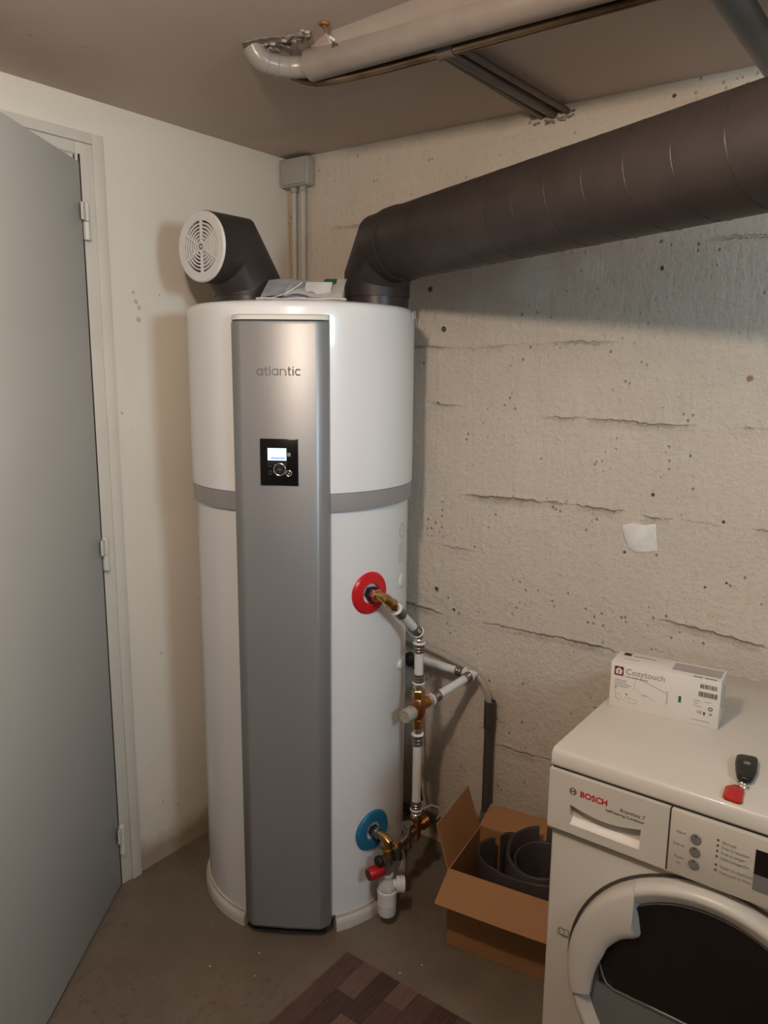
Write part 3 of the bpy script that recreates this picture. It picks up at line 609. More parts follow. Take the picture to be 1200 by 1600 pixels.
# old paint and plaster faired over the top of the pipe
g = G(); secs = []
for x, k in ((.70, .4), (.78, .8), (1.0, 1), (1.6, 1), (WX-.001, 1)): secs.append([V(x, -.632-.085*k, 2.2709), V(x, -.632-.050*k, 2.264), V(x, -.632-.022, 2.256), V(x, -.632, 2.255), V(x, -.615, 2.2709)])
g.rings(secs).build('paint_fillet', M_CEIL, sp)
cp_ = thing('copper_pipe', (1.2, -.60, 2.2), 'thin dark varnished copper pipe beside the thick waste pipe', 'pipe')
yc, zc = -.588, 2.222
G().tube([(.631, -.648, 2.2345), (.650, -.628, 2.2265), (.672, -.612, 2.2225), (.70, -.602, 2.2215), (.76, -.592, zc), (.86, yc, zc), (WX-.001, yc-.006, zc)], .0120, 14).build('pipe_run', M_COPPER, cp_)
G().tube([(.985, yc, zc), (1.022, yc, zc)], .0155, 16).build('tee_fitting', M_STEELP, cp_)
cl_ = G().tube([(.634, -.626, 2.2395), (.655, -.598, 2.2345), (.69, -.576, 2.2335), (.76, -.566, 2.2345), (.92, -.563, 2.2345), (WX-.001, -.568, 2.2345)], .0085, 12).build('dull_line', M_STEELP)  # thin dark tube drawn as a line along the copper pipe
tag(cl_, 'thin dull dark line running along the outer side of the copper pipe', 'pipe')
for x0, x1, rr_, nm in ((.948, .932, .0085, 'left'), (.970, .966, .0125, 'middle'), (.995, 1.006, .008, 'right')):
    y_a = -.548
    o = G().tube([(x0, y_a, 2.244 if nm == 'middle' else 2.248), (x1, -.03, 2.252), (x1, -.0015, 2.252)], rr_, 12).build('branch_pipe', M_STEELP)
    tag(o, {'left': 'thin dull branch pipe under the ceiling, left one of the three reaching the wall', 'middle': 'thickest dull branch pipe under the ceiling between the two thin ones', 'right': 'thin dull branch pipe under the ceiling, right one of the three reaching the wall'}[nm], 'pipe', 'branch pipes to the concrete wall')
# plaster broken around the bend, and where the branch enters the wall
def crumble(name, c, n, spread, sz, label, par=None):
    g = G(); rnd = random.Random(hash(name) % 99 + n)
    for i in range(n):
        p = c+V(rnd.uniform(-1, 1)*spread[0], rnd.uniform(-1, 1)*spread[1], rnd.uniform(-1, 1)*spread[2]); s_ = sz*rnd.uniform(.5, 1.2)
        a = rnd.uniform(0, 3); g.obox(p, V(math.cos(a), math.sin(a), rnd.uniform(-.3, .3))*s_, V(-math.sin(a), math.cos(a), .2)*s_*.6, V(.1, .1, 1)*s_*.5)
    o = g.build(name, M_PLASTER, par or sp); o['kind'] = 'stuff'; o['label'] = label
crumble('plaster_flakes', V(.685, -.722, 2.2665), 46, (.07, .020, .003), .011, 'broken plaster edge around the pipe bend')
crumble('wall_crumble', V(.968, -.012, 2.240), 26, (.055, .010, .014), .010, 'crumbled plaster where the branch pipes enter the wall', wb)
G().prism([V(.580, -.748, 2.2705), V(.60, -.768, 2.2705), V(.650, -.762, 2.2705), V(.725, -.728, 2.2705), V(.735, -.70, 2.2705), V(.66, -.70, 2.2705), V(.595, -.718, 2.2705)], V(0, 0, -.0015)).build('broken_hole', M_PLASTER, sp)
rb = thing('pipe_hanger', (.80, -.72, 2.24), 'small rusty iron pipe hanger on the ceiling beside the waste pipe', 'hanger')
G().cyl((.806, -.740, 2.2695), (.806, -.740, 2.2655), .010, n=14).tube([(.806, -.740, 2.266), (.804, -.730, 2.261), (.801, -.722, 2.256)], .0035, 8).build('rusty_bolt', M_RUST, rb)
G().tube([(.801, -.724, 2.2565), (.792, -.708, 2.255), (.786, -.697, 2.252)], .0034, 8).tube([(.797, -.714, 2.2555), (.799, -.700, 2.252)], .0028, 8).build('plaster_lump', M_PATCH, rb)
bp_ = thing('drop_pipe', (1.50, -.5, 2.2), 'blue-grey painted pipe under the ceiling at the upper right', 'pipe')
G().tube([(1.556, -2.6, 2.180), (1.556, -.002, 2.180)], .026, 20).build('pipe_run', M_BEAMP, bp_)
G().torus((1.556, -.012, 2.180), (0, 1, 0), .028, .006, 20, 8).build('wall_collar', M_BEAMP, bp_)

# ------------------------------------------------------------------ plumbing
VX, VY = .771, -.300
hw = thing('hot_water_pipework', (VX, VY, .2), 'white pipework with brass fittings joining the red hot outlet to the cold tee', 'pipework')
nh = V(math.cos(AH), math.sin(AH), 0); N0 = on_tank(AH, .987)
def hexnut(g, p0, p1, r): return g.lathe([(r*.93, 0), (r, .002), (r, (Vector(p1)-Vector(p0)).length-.002), (r*.93, (Vector(p1)-Vector(p0)).length)], p0, Vector(p1)-Vector(p0), 6)
hexnut(G(), N0+nh*.001, N0+nh*.020, .0215).build('union_nut', M_BLACKM, hw)
hexnut(G(), N0+nh*.018, N0+nh*.036, .0190).build('union_nut', M_CHROME, hw, smooth=20)
K = N0+nh*.068; V0 = V(VX, VY, .850); kd = (V0-K).normalized(); KL = (V0-K).length
G().tube([N0+nh*.034, K-nh*.012, K-nh*.003+kd*.004, K+kd*.016, K+kd*.040], [.0125, .0125, .0145, .0140, .0150], 18).build('brass_elbow', M_BRASS, hw)
hexnut(G(), K+kd*.022, K+kd*.040, .0175).build('brass_nut', M_BRASS, hw, smooth=20)
def press(p, d, parent, L=.030, ring_first=True, rr=.0135):
    """press fitting sleeve starting at p along d: a white ring then a ribbed nickel sleeve"""
    p = Vector(p); d = Vector(d).normalized()
    G().lathe([(rr+.0005, 0), (rr+.0045, .001), (rr+.0050, .004), (rr+.0030, .006), (rr, .006)], p, d, 24).build('white_ring', M_RING, parent)
    G().lathe([(rr+.001, .005), (rr+.0025, .006), (rr+.0025, L*.40), (rr+.0008, L*.46), (rr+.0025, L*.54), (rr+.0025, L*.68), (rr+.0008, L*.74), (rr+.0025, L*.82), (rr+.0025, L), (rr, L)], p, d, 24).build('press_sleeve', M_NICKEL, parent)
G().cyl(K+kd*.038, K+kd*.060, .0130).build('fitting_neck', M_CHROME, hw)
press(K+kd*.056, kd, hw, .036)
G().tube([K+kd*.085, K+kd*(KL-.035)], .0130, 20).build('pipe', M_PEX, hw)
press(K+kd*(KL-.006), -kd, hw, .036)
G().tube([K+kd*(KL-.012), V0+V(0, 0, .002), V0-V(0, 0, .03)], .0125, 18).torus(V0+V(0, 0, -.016), (0, 0, 1), .0135, .0025, 20, 6).build('elbow_fitting', M_CHROME, hw)
dn = V(0, 0, -1)
press((VX, VY, .825), dn, hw, .030)
G().tube([(VX, VY, .798), (VX, VY, .726)], .0130, 20).build('pipe', M_PEX, hw)
press((VX, VY, .700), -dn, hw, .030)
G().lathe([(.0125, 0), (.0135, .008), (.016, .010), (.016, .014), (.0125, .016), (.0125, .024)], (VX, VY, .703), dn, 20).build('fitting_neck', M_CHROME, hw)
hexnut(G(), (VX, VY, .682), (VX, VY, .656), .0190).build('brass_nut', M_BRASS, hw, smooth=20)
mv = G().lathe([(.016, .03), (.0195, .024), (.0215, .008), (.0215, -.012), (.018, -.026), (.013, -.034), (.012, -.046)], (VX, VY, .628), (0, 0, 1), 24).cyl((VX, VY, .632), (VX+.006, VY+.040, .632), .0165).cyl((VX, VY, .622), (VX-.006, VY-.026, .619), .0185).build('mixing_valve', M_BRONZE, hw)
kdv = V(-.05, -.995, -.06).normalized(); k0 = V(VX-.004, VY-.022, .620)
G().lathe([(.0185, 0), (.0205, .004), (.0205, .030), (.0185, .036), (.0165, .0365), (.0165, .0345), (.004, .0345), (.004, .0365), (.0, .0365)], k0, kdv, 28).build('valve_knob', M_KNOB, mv)
hexnut(G(), (VX, VY, .592), (VX, VY, .562), .0160).build('brass_nut', M_BRASS, hw, smooth=20)
G().cyl((VX, VY, .565), (VX, VY, .540), .0125).build('fitting_neck', M_CHROME, hw)
press((VX, VY, .548), dn, hw, .036)
G().tube([(VX, VY, .514), (VX, VY, .330)], .0130, 20).build('pipe', M_PEX, hw)
press((VX, VY, .304), -dn, hw, .030)
G().lathe([(.013, 0), (.014, .010), (.016, .012), (.016, .022), (.013, .024)], (VX, VY, .306), dn, 20).build('fitting_neck', M_CHROME, hw)
hexnut(G(), (VX, VY, .284), (VX, VY, .266), .0165).build('copper_nut', M_BRONZE, hw, smooth=20)
G().lathe([(.013, 0), (.0155, .004), (.0155, .05), (.010, .062)], (VX, VY, .268), dn, 18).cyl((VX, VY, .244), (VX+.004, VY+.05, .244), .0135).build('tee_body', M_BRASS, hw)
for k in range(3):
    G().torus((VX+.003, VY+.028+k*.010, .244), (.08, 1, 0), .0150, .0030, 18, 6).build('compression_ring', M_BRONZE, hw)
# side branch from the mixing valve to the bend by the wall and back behind the tank
b0 = V(VX+.006, VY+.040, .632); e0 = V(.804, -.058, .655); bd = (e0-b0).normalized(); BL = (e0-b0).length
G().cyl(b0-bd*.004, b0+bd*.020, .0135).build('fitting_neck', M_CHROME, hw)
press(b0+bd*.016, bd, hw, .034)
G().tube([b0+bd*.048, b0+bd*(BL-.030)], .0130, 20).build('pipe', M_PEX, hw)
press(b0+bd*(BL-.004), -bd, hw, .030)
G().tube([b0+bd*(BL-.008), e0+bd*.004, e0+V(-.012, .004, 0), e0+V(-.030, .004, .0)], .0125, 16).build('elbow_fitting', M_RING, hw)
press(e0+V(-.022, .004, 0), (-1, 0, 0), hw, .032)
G().tube([e0+V(-.052, .004, 0), V(.36, -.052, .664)], .0130, 20).build('pipe', M_PEX, hw)

sg = thing('safety_group', (.762, -.434, .15), 'brass safety valve group with red knob under the blue cold inlet', 'valve')
nc = V(math.cos(AC), math.sin(AC), 0); N1 = on_tank(AC, .2735); SX, SY = (N1+nc*.060).x, (N1+nc*.060).y
hexnut(G(), N1+nc*.001, N1+nc*.014, .018).build('union_nut', M_BLACKM, sg)
G().lathe([(.0150, 0), (.0165, .003), (.0165, .008), (.0140, .010), (.0155, .012), (.0155, .017), (.0125, .019)], N1+nc*.012, nc, 22).build('union_ring', M_CHROME, sg)
G().tube([N1+nc*.028, N1+nc*.052, V(SX+.003, SY, .266), V(SX+.003, SY, .240)], [.0125, .0135, .0135, .0130], 18).build('brass_elbow', M_BRASS, sg)
hexnut(G(), (SX+.003, SY, .246), (SX+.003, SY, .228), .0185).build('brass_nut', M_BRASS, sg, smooth=20)
G().lathe([(.0145, 0), (.0165, .006), (.0165, .030), (.0125, .040), (.0115, .070), (.0105, .078)], (SX+.003, SY, .230), dn, 18).cyl((SX, SY, .214), (SX-.006, SY-.026, .214), .0125).cyl((SX, SY, .190), (SX-.006, SY-.022, .186), .0100).cyl((SX, SY, .215), (SX+.004, SY+.035, .226), .0115).build('valve_body', M_NICKEL, sg)
G().lathe([(.0150, 0), (.0165, .003), (.0165, .010), (.0150, .014), (0, .014)], (SX-.005, SY-.020, .214), (-.25, -.97, 0), 20).build('black_cap', M_BLACKM, sg)
rk = V(-.36, -.92, -.02).normalized(); q0 = V(SX-.004, SY-.014, .184)
pr = [(.0125, 0), (.0180, .004), (.0190, .010), (.0190, .042), (.0170, .047), (.013, .048)]
kn = G().lathe(pr, q0, rk, 28).build('red_knob', M_REDK, sg)
G().cyl(q0+rk*.0478, q0+rk*.0495, .0132, n=24).build('knob_face', M_BLACKM, kn)
G().torus(q0+rk*.0495, rk, .0070, .0008, 20, 6).build('knob_mark', M_REDK, kn)
# link towards the tee, with the black lever and a chrome cap
l0 = V(SX+.004, SY+.030, .226); l1 = V(VX, VY, .243); lv = (l1-l0).normalized(); LL = (l1-l0).length
G().tube([l0, l0+lv*LL*.35, l0+lv*LL*.5, l1], [.013, .0115, .0125, .0125], 16).build('link_pipe', M_NICKEL, sg)
hexnut(G(), l0+lv*.004, l0+lv*.024, .0175).build('brass_nut', M_BRASS, sg, smooth=20)
lm = l0+lv*(LL*.62)
G().lathe([(.011, 0), (.0125, .018), (.0155, .020), (.0165, .034), (.0150, .038), (0, .038)], lm+V(0, 0, .004), (0, 0, 1), 18).build('strainer_cap', M_CHROME, sg)
G().lathe([(.0115, 0), (.0125, .018), (.0145, .022), (.0125, .030)], lm-V(0, 0, .004), dn, 16).build('drain_plug', M_NICKEL, sg)
G().tube([l0+lv*.012+V(.006, -.006, -.004), l0+lv*.012+V(.012, -.014, -.012), l0+lv*.012+V(.018, -.020, -.026)], [.011, .014, .012], 12).build('black_lever', M_BLACKM, sg)

si = thing('siphon', (SX, SY, .03), 'white plastic discharge siphon hanging under the red safety valve knob', 'siphon')
cs = V(SX+.003, SY, 0)
bd_ = G().lathe([(.006, .034), (.018, .036), (.0240, .039), (.0262, .047), (.0270, .104), (.0290, .106), (.0290, .116), (.0270, .118), (.012, .118)], cs, (0, 0, 1), 32).build('siphon_cup', M_PLAST, si)
G().lathe([(.0235, .0745), (.0274, .075), (.0274, .0765), (.0235, .077)], cs, (0, 0, 1), 32).build('moulded_line', M_RING, bd_)
fn = G().lathe([(.0265, .1165), (.0262, .126), (.0235, .137), (.0150, .149), (.0130, .156), (.0170, .158), (.0170, .164), (.0110, .166)], cs, (0, 0, 1), 28).build('siphon_funnel', M_FUNNEL, si)
for k in range(6):
    t = 2*PI*k/6+.3; d = V(math.cos(t), math.sin(t), 0); s_ = V(-d.y, d.x, 0)
    G().obox(cs+d*.0225-s_*.0015+V(0, 0, .120), s_*.003, d*.004-V(0, 0, 0), V(0, 0, .016)).build('funnel_rib', M_PLAST, fn)
od = V(.80, .60, .0).normalized(); oc = cs+V(0, 0, .132)+od*.016
ot = [(.0135, 0), (.0135, .010)]
for k in range(4): ot += [(.0235, .011+.006*k), (.0240, .0145+.006*k), (.0205, .0155+.006*k), (.0205, .0168+.006*k)]
ot += [(.017, .036), (.010, .037)]
G().lathe(ot, oc, od, 28).build('outlet_nut', M_PLAST, si)
G().tube([cs+V(0, 0, .160), cs+V(0, 0, .19)], .006, 10).build('siphon_stem', M_BRASS, si)

# drain pipe with clear hose, cables behind the tank
dp = thing('drain_pipe', (.857, -.028, 0), 'dark grey vertical waste pipe against the concrete wall', 'pipe')
G().lathe([(.0150, .565), (.0150, .02), (.0135, .02), (.0135, .565)], (.857, -.028, 0), (0, 0, 1), 24, closed=True).build('pipe_run', M_DRAIN, dp)
G().lathe([(.0178, .574), (.0178, .485), (.0155, .480), (.0150, .574)], (.857, -.028, 0), (0, 0, 1), 24, closed=True).build('coupling', M_DRAIN, dp)
G().tube([(.857, -.028, .20), (.857, -.028, .12), (.835, -.028, .098), (.76, -.028, .095)], .0185, 18).build('bottom_elbow', mat('mid_grey_pvc', (.16, .145, .13), .4), dp)
G().tube([(.78, -.028, .095), (.12, -.028, .095)], .016, 16).build('floor_run', M_DRAIN, dp)
hs = G().tube([(.42, -.030, .715), (.52, -.030, .712), (.60, -.028, .700), (.68, -.026, .685), (.74, -.024, .670), (.79, -.022, .652), (.825, -.023, .628), (.846, -.026, .597), (.856, -.028, .555), (.857, -.028, .47)], .0105, 14).build('clear_hose', M_CLEAR)
tag(hs, 'transparent drain hose curving from behind the water heater into the dark pipe', 'hose')
wc = G().tube([(.44, -.02, .78), (.50, -.02, .765), (.55, -.02, .715), (.62, -.018, .70)], .0025, 8).build('white_cable', M_CABLE)
tag(wc, 'thin white cable on the wall just above the clear hose', 'cable')
bc = thing('black_cable', (.63, -.12, .3), 'black cable with a gland hanging behind the water heater', 'cable')
G().tube([(.60, -.10, .665), (.645, -.13, .655), (.655, -.13, .60), (.66, -.13, .45), (.665, -.13, .30), (.68, -.13, .22)], .0035, 8).build('cable_run', M_BLACKM, bc)
G().lathe([(.010, 0), (.019, .004), (.021, .03), (.014, .036), (.008, .05)], (.585, -.085, .672), (.85, -.5, -.15), 18).build('gland', M_BLACKM, bc)
gc = G().tube([(.655, -.15, .60), (.668, -.15, .50), (.672, -.15, .42), (.68, -.16, .35), (.70, -.17, .31), (.715, -.18, .30)], .0028, 8).build('grey_cable', M_CABLE)
tag(gc, 'thin grey cable looping down behind the lower white pipe', 'cable')
lp = G().tube([(.777, -.272, .296), (.792, -.250, .303), (.808, -.232, .292), (.812, -.228, .272), (.803, -.236, .256)], .0024, 8).build('clear_tie', M_CLEAR)
tag(lp, 'loop of clear tie hanging at the brass tee', 'tie')

# ------------------------------------------------------------------ tumble dryer
DX0, DX1, DYF, DYB, DT = 1.3495, 1.9495, -.681, -.055, .8427
td = thing('tumble_dryer', ((DX0+DX1)/2, (DYF+DYB)/2, 0), 'white front-loading dryer with round dark glass door, lower right', 'dryer')
G().box(DX0+.004, DX1-.004, DYF+.012, DYB, .02, .80).build('cabinet', M_ENAMEL, td, bevel=.006, seg=3)
for x in (DX0+.06, DX1-.06):
    for y in (DYF+.07, DYB-.06): G().cyl((x, y, 0), (x, y, .03), .022, n=16).build('foot', M_BLACKM, td)
# worktop slab with a rounded nose
nose = [(DYB, .806), (DYF+.004, .806), (DYF, .810), (DYF+.0015, .832), (DYF+.006, .8395), (DYF+.014, DT), (DYB, DT)]
G().prism([V(DX0, y, z) for y, z in nose], V(DX1-DX0, 0, 0)).build('worktop', M_ENAMEL, td, bevel=.002)
G().box(DX0+.022, DX1-.022, DYF+.10, DYB-.035, DT-.001, DT+.0012).build('top_plate', M_ENAMEL, td, bevel=.001)
G().box(DX0+.003, DX1-.003, DYF+.006, DYF+.03, .798, .8068).build('shadow_joint', M_SLOT, td)
# fascia: drawer at the left, control panel at the right
FY = DYF-.004; Z0, Z1 = .676, .801; SPL = 1.5885
def fascia(x0, x1, hole=None):
    g = G()
    return g
fy = FY
hx0, hx1, hz0, hz1 = 1.396, 1.5375, .694, .738
g = G(); nn_ = 12
ol = [V(DX0+.0005, fy, Z0), V(SPL-.0015, fy, Z0), V(SPL-.0015, fy, Z1), V(DX0+.0005, fy, Z1)]
# drawer front with an arched grip opening: built from strips
top_arc = [(hx0+(hx1-hx0)*i/nn_, hz1-.012*math.sin(PI*i/nn_)) for i in range(nn_+1)]
g.box(DX0+.0005, SPL-.0015, fy, fy+.02, Z0, hz0).box(DX0+.0005, hx0, fy, fy+.02, hz0, Z1).box(hx1, SPL-.0015, fy, fy+.02, hz0, Z1)
lo_ = [V(x, fy, z) for x, z in top_arc]; hi_ = [V(x, fy, Z1) for x, z in top_arc]
poly = lo_+hi_[::-1]; g.prism(poly, V(0, .02, 0))
drawer = g.build('detergent_drawer', M_APPL, td, merge=False)
# grip scoop, paler than the drawer to paint in the light it catches
g = G(); A = []; rows = []
for j in range(7):
    t = j/6; y = fy+.001+.024*math.sin(t*PI/2); z = hz0+.001+(hz1-hz0)*(1-math.cos(t*PI/2))*1.0
    rows.append([(hx0+.0005, y, z), (hx1-.0005, y, z)])
g.add([p for r in rows for p in r], [(2*j, 2*j+1, 2*j+3, 2*j+2) for j in range(6)])
g.add([V(hx0, fy+.02, hz0), V(hx0, fy+.045, hz0), V(hx0, fy+.045, hz1), V(hx0, fy+.02, hz1)], [(0, 1, 2, 3)]).add([V(hx1, fy+.02, hz0), V(hx1, fy+.045, hz0), V(hx1, fy+.045, hz1), V(hx1, fy+.02, hz1)], [(0, 1, 2, 3)])
g.build('drawer_grip', M_CARDW, drawer)
pnl = G().box(SPL+.0015, DX1-.0005, fy, fy+.02, Z0, Z1).build('control_panel', M_APPL, td, bevel=.0015)
G().box(SPL-.0012, SPL+.0012, fy+.002, fy+.018, Z0+.001, Z1-.001).build('panel_joint', M_SLOT, td)
G().prism([V(DX0+.0005, fy, Z0), V(DX0+.0005, fy+.010, Z0-.004), V(DX0+.0005, fy+.03, Z0-.004), V(DX0+.0005, fy+.03, Z0)], V(DX1-DX0-.001, 0, 0)).build('fascia_lip', M_APPL, td)
ty = fy-.0002; RX = (1, 0, 0); UZ = (0, 0, 1)
text('brand_lettering', 'BOSCH', .0168, (1.4155, ty, .7620), RX, UZ, M_REDINK, drawer, sx=1.02, bold=.0005)
G().torus((1.4010, ty-.0002, .7680), (0, -1, 0), .0068, .0007, 24, 6).build('emblem_ring', M_INK, drawer)
G().box(1.3965, 1.4055, ty-.0005, ty, .7672, .7688).box(1.3965, 1.3980, ty-.0005, ty, .7635, .7725).box(1.4040, 1.4055, ty-.0005, ty, .7635, .7725).build('emblem_mark', M_INK, drawer)
text('model_lettering', 'Avantixx 7', .0112, (1.5440, ty, .7600), RX, UZ, M_INK, drawer, 'RIGHT', sx=1.0)
text('model_lettering', 'SelfCleaning Condenser', .0078, (1.5440, ty, .7510), RX, UZ, M_INK, drawer, 'RIGHT', sx=1.0)
for z, t in ((.7585, 'Signal'), (.7335, 'Délicat'), (.7085, 'Facile')):
    b_ = G().lathe([(.0095, -.001), (.0095, .002), (.0085, .0032), (0, .0032)], (1.6365, fy, z), (0, -1, 0), 24).build('button', M_BTN, pnl)
    G().box(1.6335, 1.6395, fy-.0036, fy-.003, z+.0058, z+.0088).build('button_lamp', M_INK, b_)
    text('label_lettering', t, .0074, (1.6185, ty, z+.001), RX, UZ, M_INKL, pnl, 'RIGHT')
g = G(); q = V(1.6105, ty, .6985)
g.obox(q+V(-.004, 0, 0), V(.008, 0, 0), V(0, -.0004, 0), V(0, 0, .0008)).obox(q+V(-.004, 0, .002), V(.007, 0, .002), V(0, -.0004, 0), V(0, 0, .0008)).obox(q+V(-.003, 0, .0005), V(0, 0, .003), V(0, -.0004, 0), V(.0008, 0, 0)).build('iron_symbol', M_INKL, pnl)
for z, t in ((.7715, 'Séchage'), (.7610, 'Prêt à repasser'), (.7505, 'Prêt à ranger'), (.7400, 'Défroissage/Fin'), (.7235, 'Vider le réservoir'), (.7130, 'Nettoyer le filtre')):
    G().cyl((1.6735, fy+.001, z), (1.6735, fy-.0008, z), .0020, n=14).build('indicator_dot', M_INK, pnl)
    text('label_lettering', t, .0076, (1.6800, ty, z-.0040), RX, UZ, M_INKL, pnl)
G().box(1.7350, 1.8450, fy-.0006, fy+.001, .7325, .7790).build('display', M_DISP, pnl)
G().box(1.7350, 1.8450, fy-.0008, fy+.001, .7020, .7322).build('display_trim', M_DISPG, pnl)
G().lathe([(.034, 0), (.034, .012), (.030, .020), (.0, .021)], (1.895, fy, .74), (0, -1, 0), 32).build('programme_knob', M_APPL, pnl)
# round door
DC = V(1.672, DYF+.012, .404)
od_ = G().lathe([(.268, 0), (.268, .002), (.262, .002), (.262, 0)], DC, (0, -1, 0), 72, closed=True).build('recess_shade', M_SLOT, td)  # flat dark ring painting the shade in the gap around the door
dg = G().lathe([(.258, .0), (.258, .020), (.253, .028), (.246, .031), (.240, .030), (.2235, .017), (.2205, .016), (.2205, .0)], DC, (0, -1, 0), 96, closed=True).build('door_ring', M_APPLG, td)
def dpt(a, r, h): a = math.radians(a); return DC+V(math.cos(a)*r, -h, math.sin(a)*r)
# wide grip segment at the upper left
g = G(); ns = 26; sects = []
for i in range(ns+1):
    a = 122+(194-122)*i/ns; ai_ = a+12*max(0, 1-i/9)
    ri = .170+.020*max(0, min(1, (a-130)/30)) + .022*max(0, (a-166)/28)**1.2
    sects.append([dpt(a, .2585, .004), dpt(a, .2590, .024), dpt(a, .254, .034), dpt(a, .246, .038), dpt(ai_, ri+.020, .0375), dpt(ai_, ri+.006, .035), dpt(ai_, ri, .029), dpt(ai_, ri+.001, .012), dpt(ai_, ri+.006, .004)])
g.rings(sects); g.build('door_grip', M_APPLG, td, smooth=40)
# grey liner with a dark upper window and a chrome strip
G().lathe([(.2185, .016), (.205, .015), (.196, .008), (.192, .006), (.0, .006)], DC, (0, -1, 0), 72).build('door_liner', M_LINER, td)
zc_ = .380-.404
arc = [dpt(a, .2165, .0) for a in range(0, 361, 4)]
up_ = []
a0 = math.degrees(math.asin(zc_/.2165))
for i in range(61):
    a = a0+(180-2*a0)*i/60; r = .2165 if a < 150 else .2165-.022*min(1, (a-150)/25)
    up_.append(dpt(a, r, .0165))
gl = G().prism(up_, V(0, -.0025, 0)).build('door_glass', M_GLASS, td)
G().tube([dpt(a0, .214, .019)+V(0, 0, 0), V(DC.x-.165, DC.y-.019, .380)], .0022, 8).build('chrome_strip', M_CHROME, gl)
G().tube([V(DC.x-.165, DC.y-.019, .380), V(DC.x-.178, DC.y-.019, .386), V(DC.x-.186, DC.y-.018, .400), V(DC.x-.196, DC.y-.018, .43)], .0022, 8).build('glass_edge', M_LINER, gl)
# book symbol beside the door
g = G(); q = V(1.383, DYF+.0117, .432)
for a_, b_ in (((0, 0), (0, .014)), ((.010, -.001), (.010, .013)), ((.020, 0), (.020, .014)), ((0, 0), (.010, -.001)), ((.010, -.001), (.020, 0)), ((0, .014), (.010, .013)), ((.010, .013), (.020, .014)), ((-.003, -.002), (.010, -.004)), ((.010, -.004), (.023, -.002)), ((-.003, -.002), (-.003, .011)), ((.023, -.002), (.023, .011))):
    g.tube([q+V(a_[0], 0, a_[1]), q+V(b_[0], 0, b_[1])], .0006, 5)
g.build('manual_symbol', M_INK, td)

# ------------------------------------------------------------------ boxed gateway on the dryer
BT = DT+.0012
bL = V(1.367, -.419, BT); bx = V(.228, .022, 0).normalized(); by = V(-bx.y, bx.x, 0); BW, BD, BH = .229, .079, .106
pb = thing('product_box', tuple(bL+bx*BW/2+by*BD/2), 'small white printed carton box standing on the dryer', 'box')
G().obox(bL, bx*BW, by*BD, V(0, 0, BH)).build('carton_body', M_CARDW, pb, bevel=.0012)
def fb(u, z, d=.0003): return bL+bx*u+V(0, 0, z)-by*d
def fplate(u0, u1, z0, z1, material, name, d=.0002, th=.0004):
    return G().prism([fb(u0, z0, d), fb(u1, z0, d), fb(u1, z1, d), fb(u0, z1, d)], -by*th).build(name, material, pb)
def fpoly(pts, material, name, d=.0006, th=.0003): return G().prism([fb(u, z, d) for u, z in pts], -by*th).build(name, material, pb)
rc = []
for cu_, cz_, a0_ in ((.0255, .079, -90), (.0255, .095, 0), (.0105, .095, 90), (.0105, .079, 180)):
    for k in range(5): a = math.radians(a0_+k*22.5); rc.append((cu_+.0025*math.cos(a), cz_+.0025*math.sin(a)))
fpoly(rc, M_MAROON, 'logo_square', .0002, .0004)
fpoly([(.0115, .080), (.0245, .080), (.0245, .0875), (.0270, .0875), (.0180, .0955), (.0090, .0875), (.0115, .0875)], M_CARDW, 'logo_house')
fpoly([(.0170, .0815), (.0190, .0815), (.0190, .0905), (.0175, .0905), (.0160, .0890), (.0170, .0890)], M_MAROON, 'logo_mark', .0010)
text('title_lettering', 'Cozytouch', .0190, fb(.0325, .0825), bx, UZ, M_INKL, pb, sx=1.0, th=.0002)
text('subtitle_lettering', 'Votre habitat connecté', .0052, fb(.0325, .0750), bx, UZ, M_INK, pb, th=.0002)
for k, w in enumerate((.026, .024, .036, .029)):
    fplate(.0105, .0105+w, .0655-.0048*k, .0667-.0048*k, M_INKL, 'small_print')
def fline(pts, material, name, r=.0004):
    G().tube([fb(u, z, .0004) for u, z in pts], r, 5).build(name, material, pb)
fline([(.056, .079), (.052, .052)], M_INKL, 'drawing_line', .00025); fline([(.058, .0785), (.120, .0580)], M_INKL, 'drawing_line'); fline([(.052, .052), (.100, .034)], M_CARDG, 'drawing_line', .00025)
fline([(.013, .0450), (.014, .024), (.020, .017), (.028, .019), (.034, .024), (.037, .034)], M_CARDG, 'drawing_line', .0003)
fline([(.020+.006*math.cos(t*.63), .028+.006*math.sin(t*.63)) for t in range(11)], M_CARDG, 'drawing_line', .0003)
fline([(.041, .018), (.058, .018), (.060, .026), (.043, .028), (.041, .018)], M_CARDG, 'drawing_line', .0003)
fplate(.011, .015, .0455, .0485, M_INKL, 'plug_mark'); fplate(.035, .040, .0345, .0375, M_INKL, 'plug_mark')
fplate(.070, .082, .0400, .0412, M_INKL, 'drawing_mark')
for k in range(9): fplate(.1215, .1250, .033+.0035*k, .0347+.0035*k, M_CARDG, 'side_strip_mark')
x = .188
rnd = random.Random(4)
while x < .221: w = rnd.uniform(.0007, .0018); fplate(x, x+w, .0855, .0950, M_INK, 'barcode_bar'); x += w+rnd.uniform(.0006, .0022)
x = .186
while x < .221: w = rnd.uniform(.0007, .0020); fplate(x, x+w, .0670, .0780, M_INK, 'barcode_bar'); x += w+rnd.uniform(.0006, .0016)
fplate(.1465, .1520, .0440, .0580, M_GREEN, 'green_mark')
for k, (u, w) in enumerate(((.177, .013), (.177, .008), (.177, .017), (.201, .011))):
    fplate(u, u+w, (.0560, .0500, .0440, .0565)[k], (.0570, .0510, .0448, .0574)[k], M_INKL, 'small_print')
text('ce_mark', 'CE', .0080, fb(.1850, .0290), bx, UZ, M_INK, pb, th=.0002)
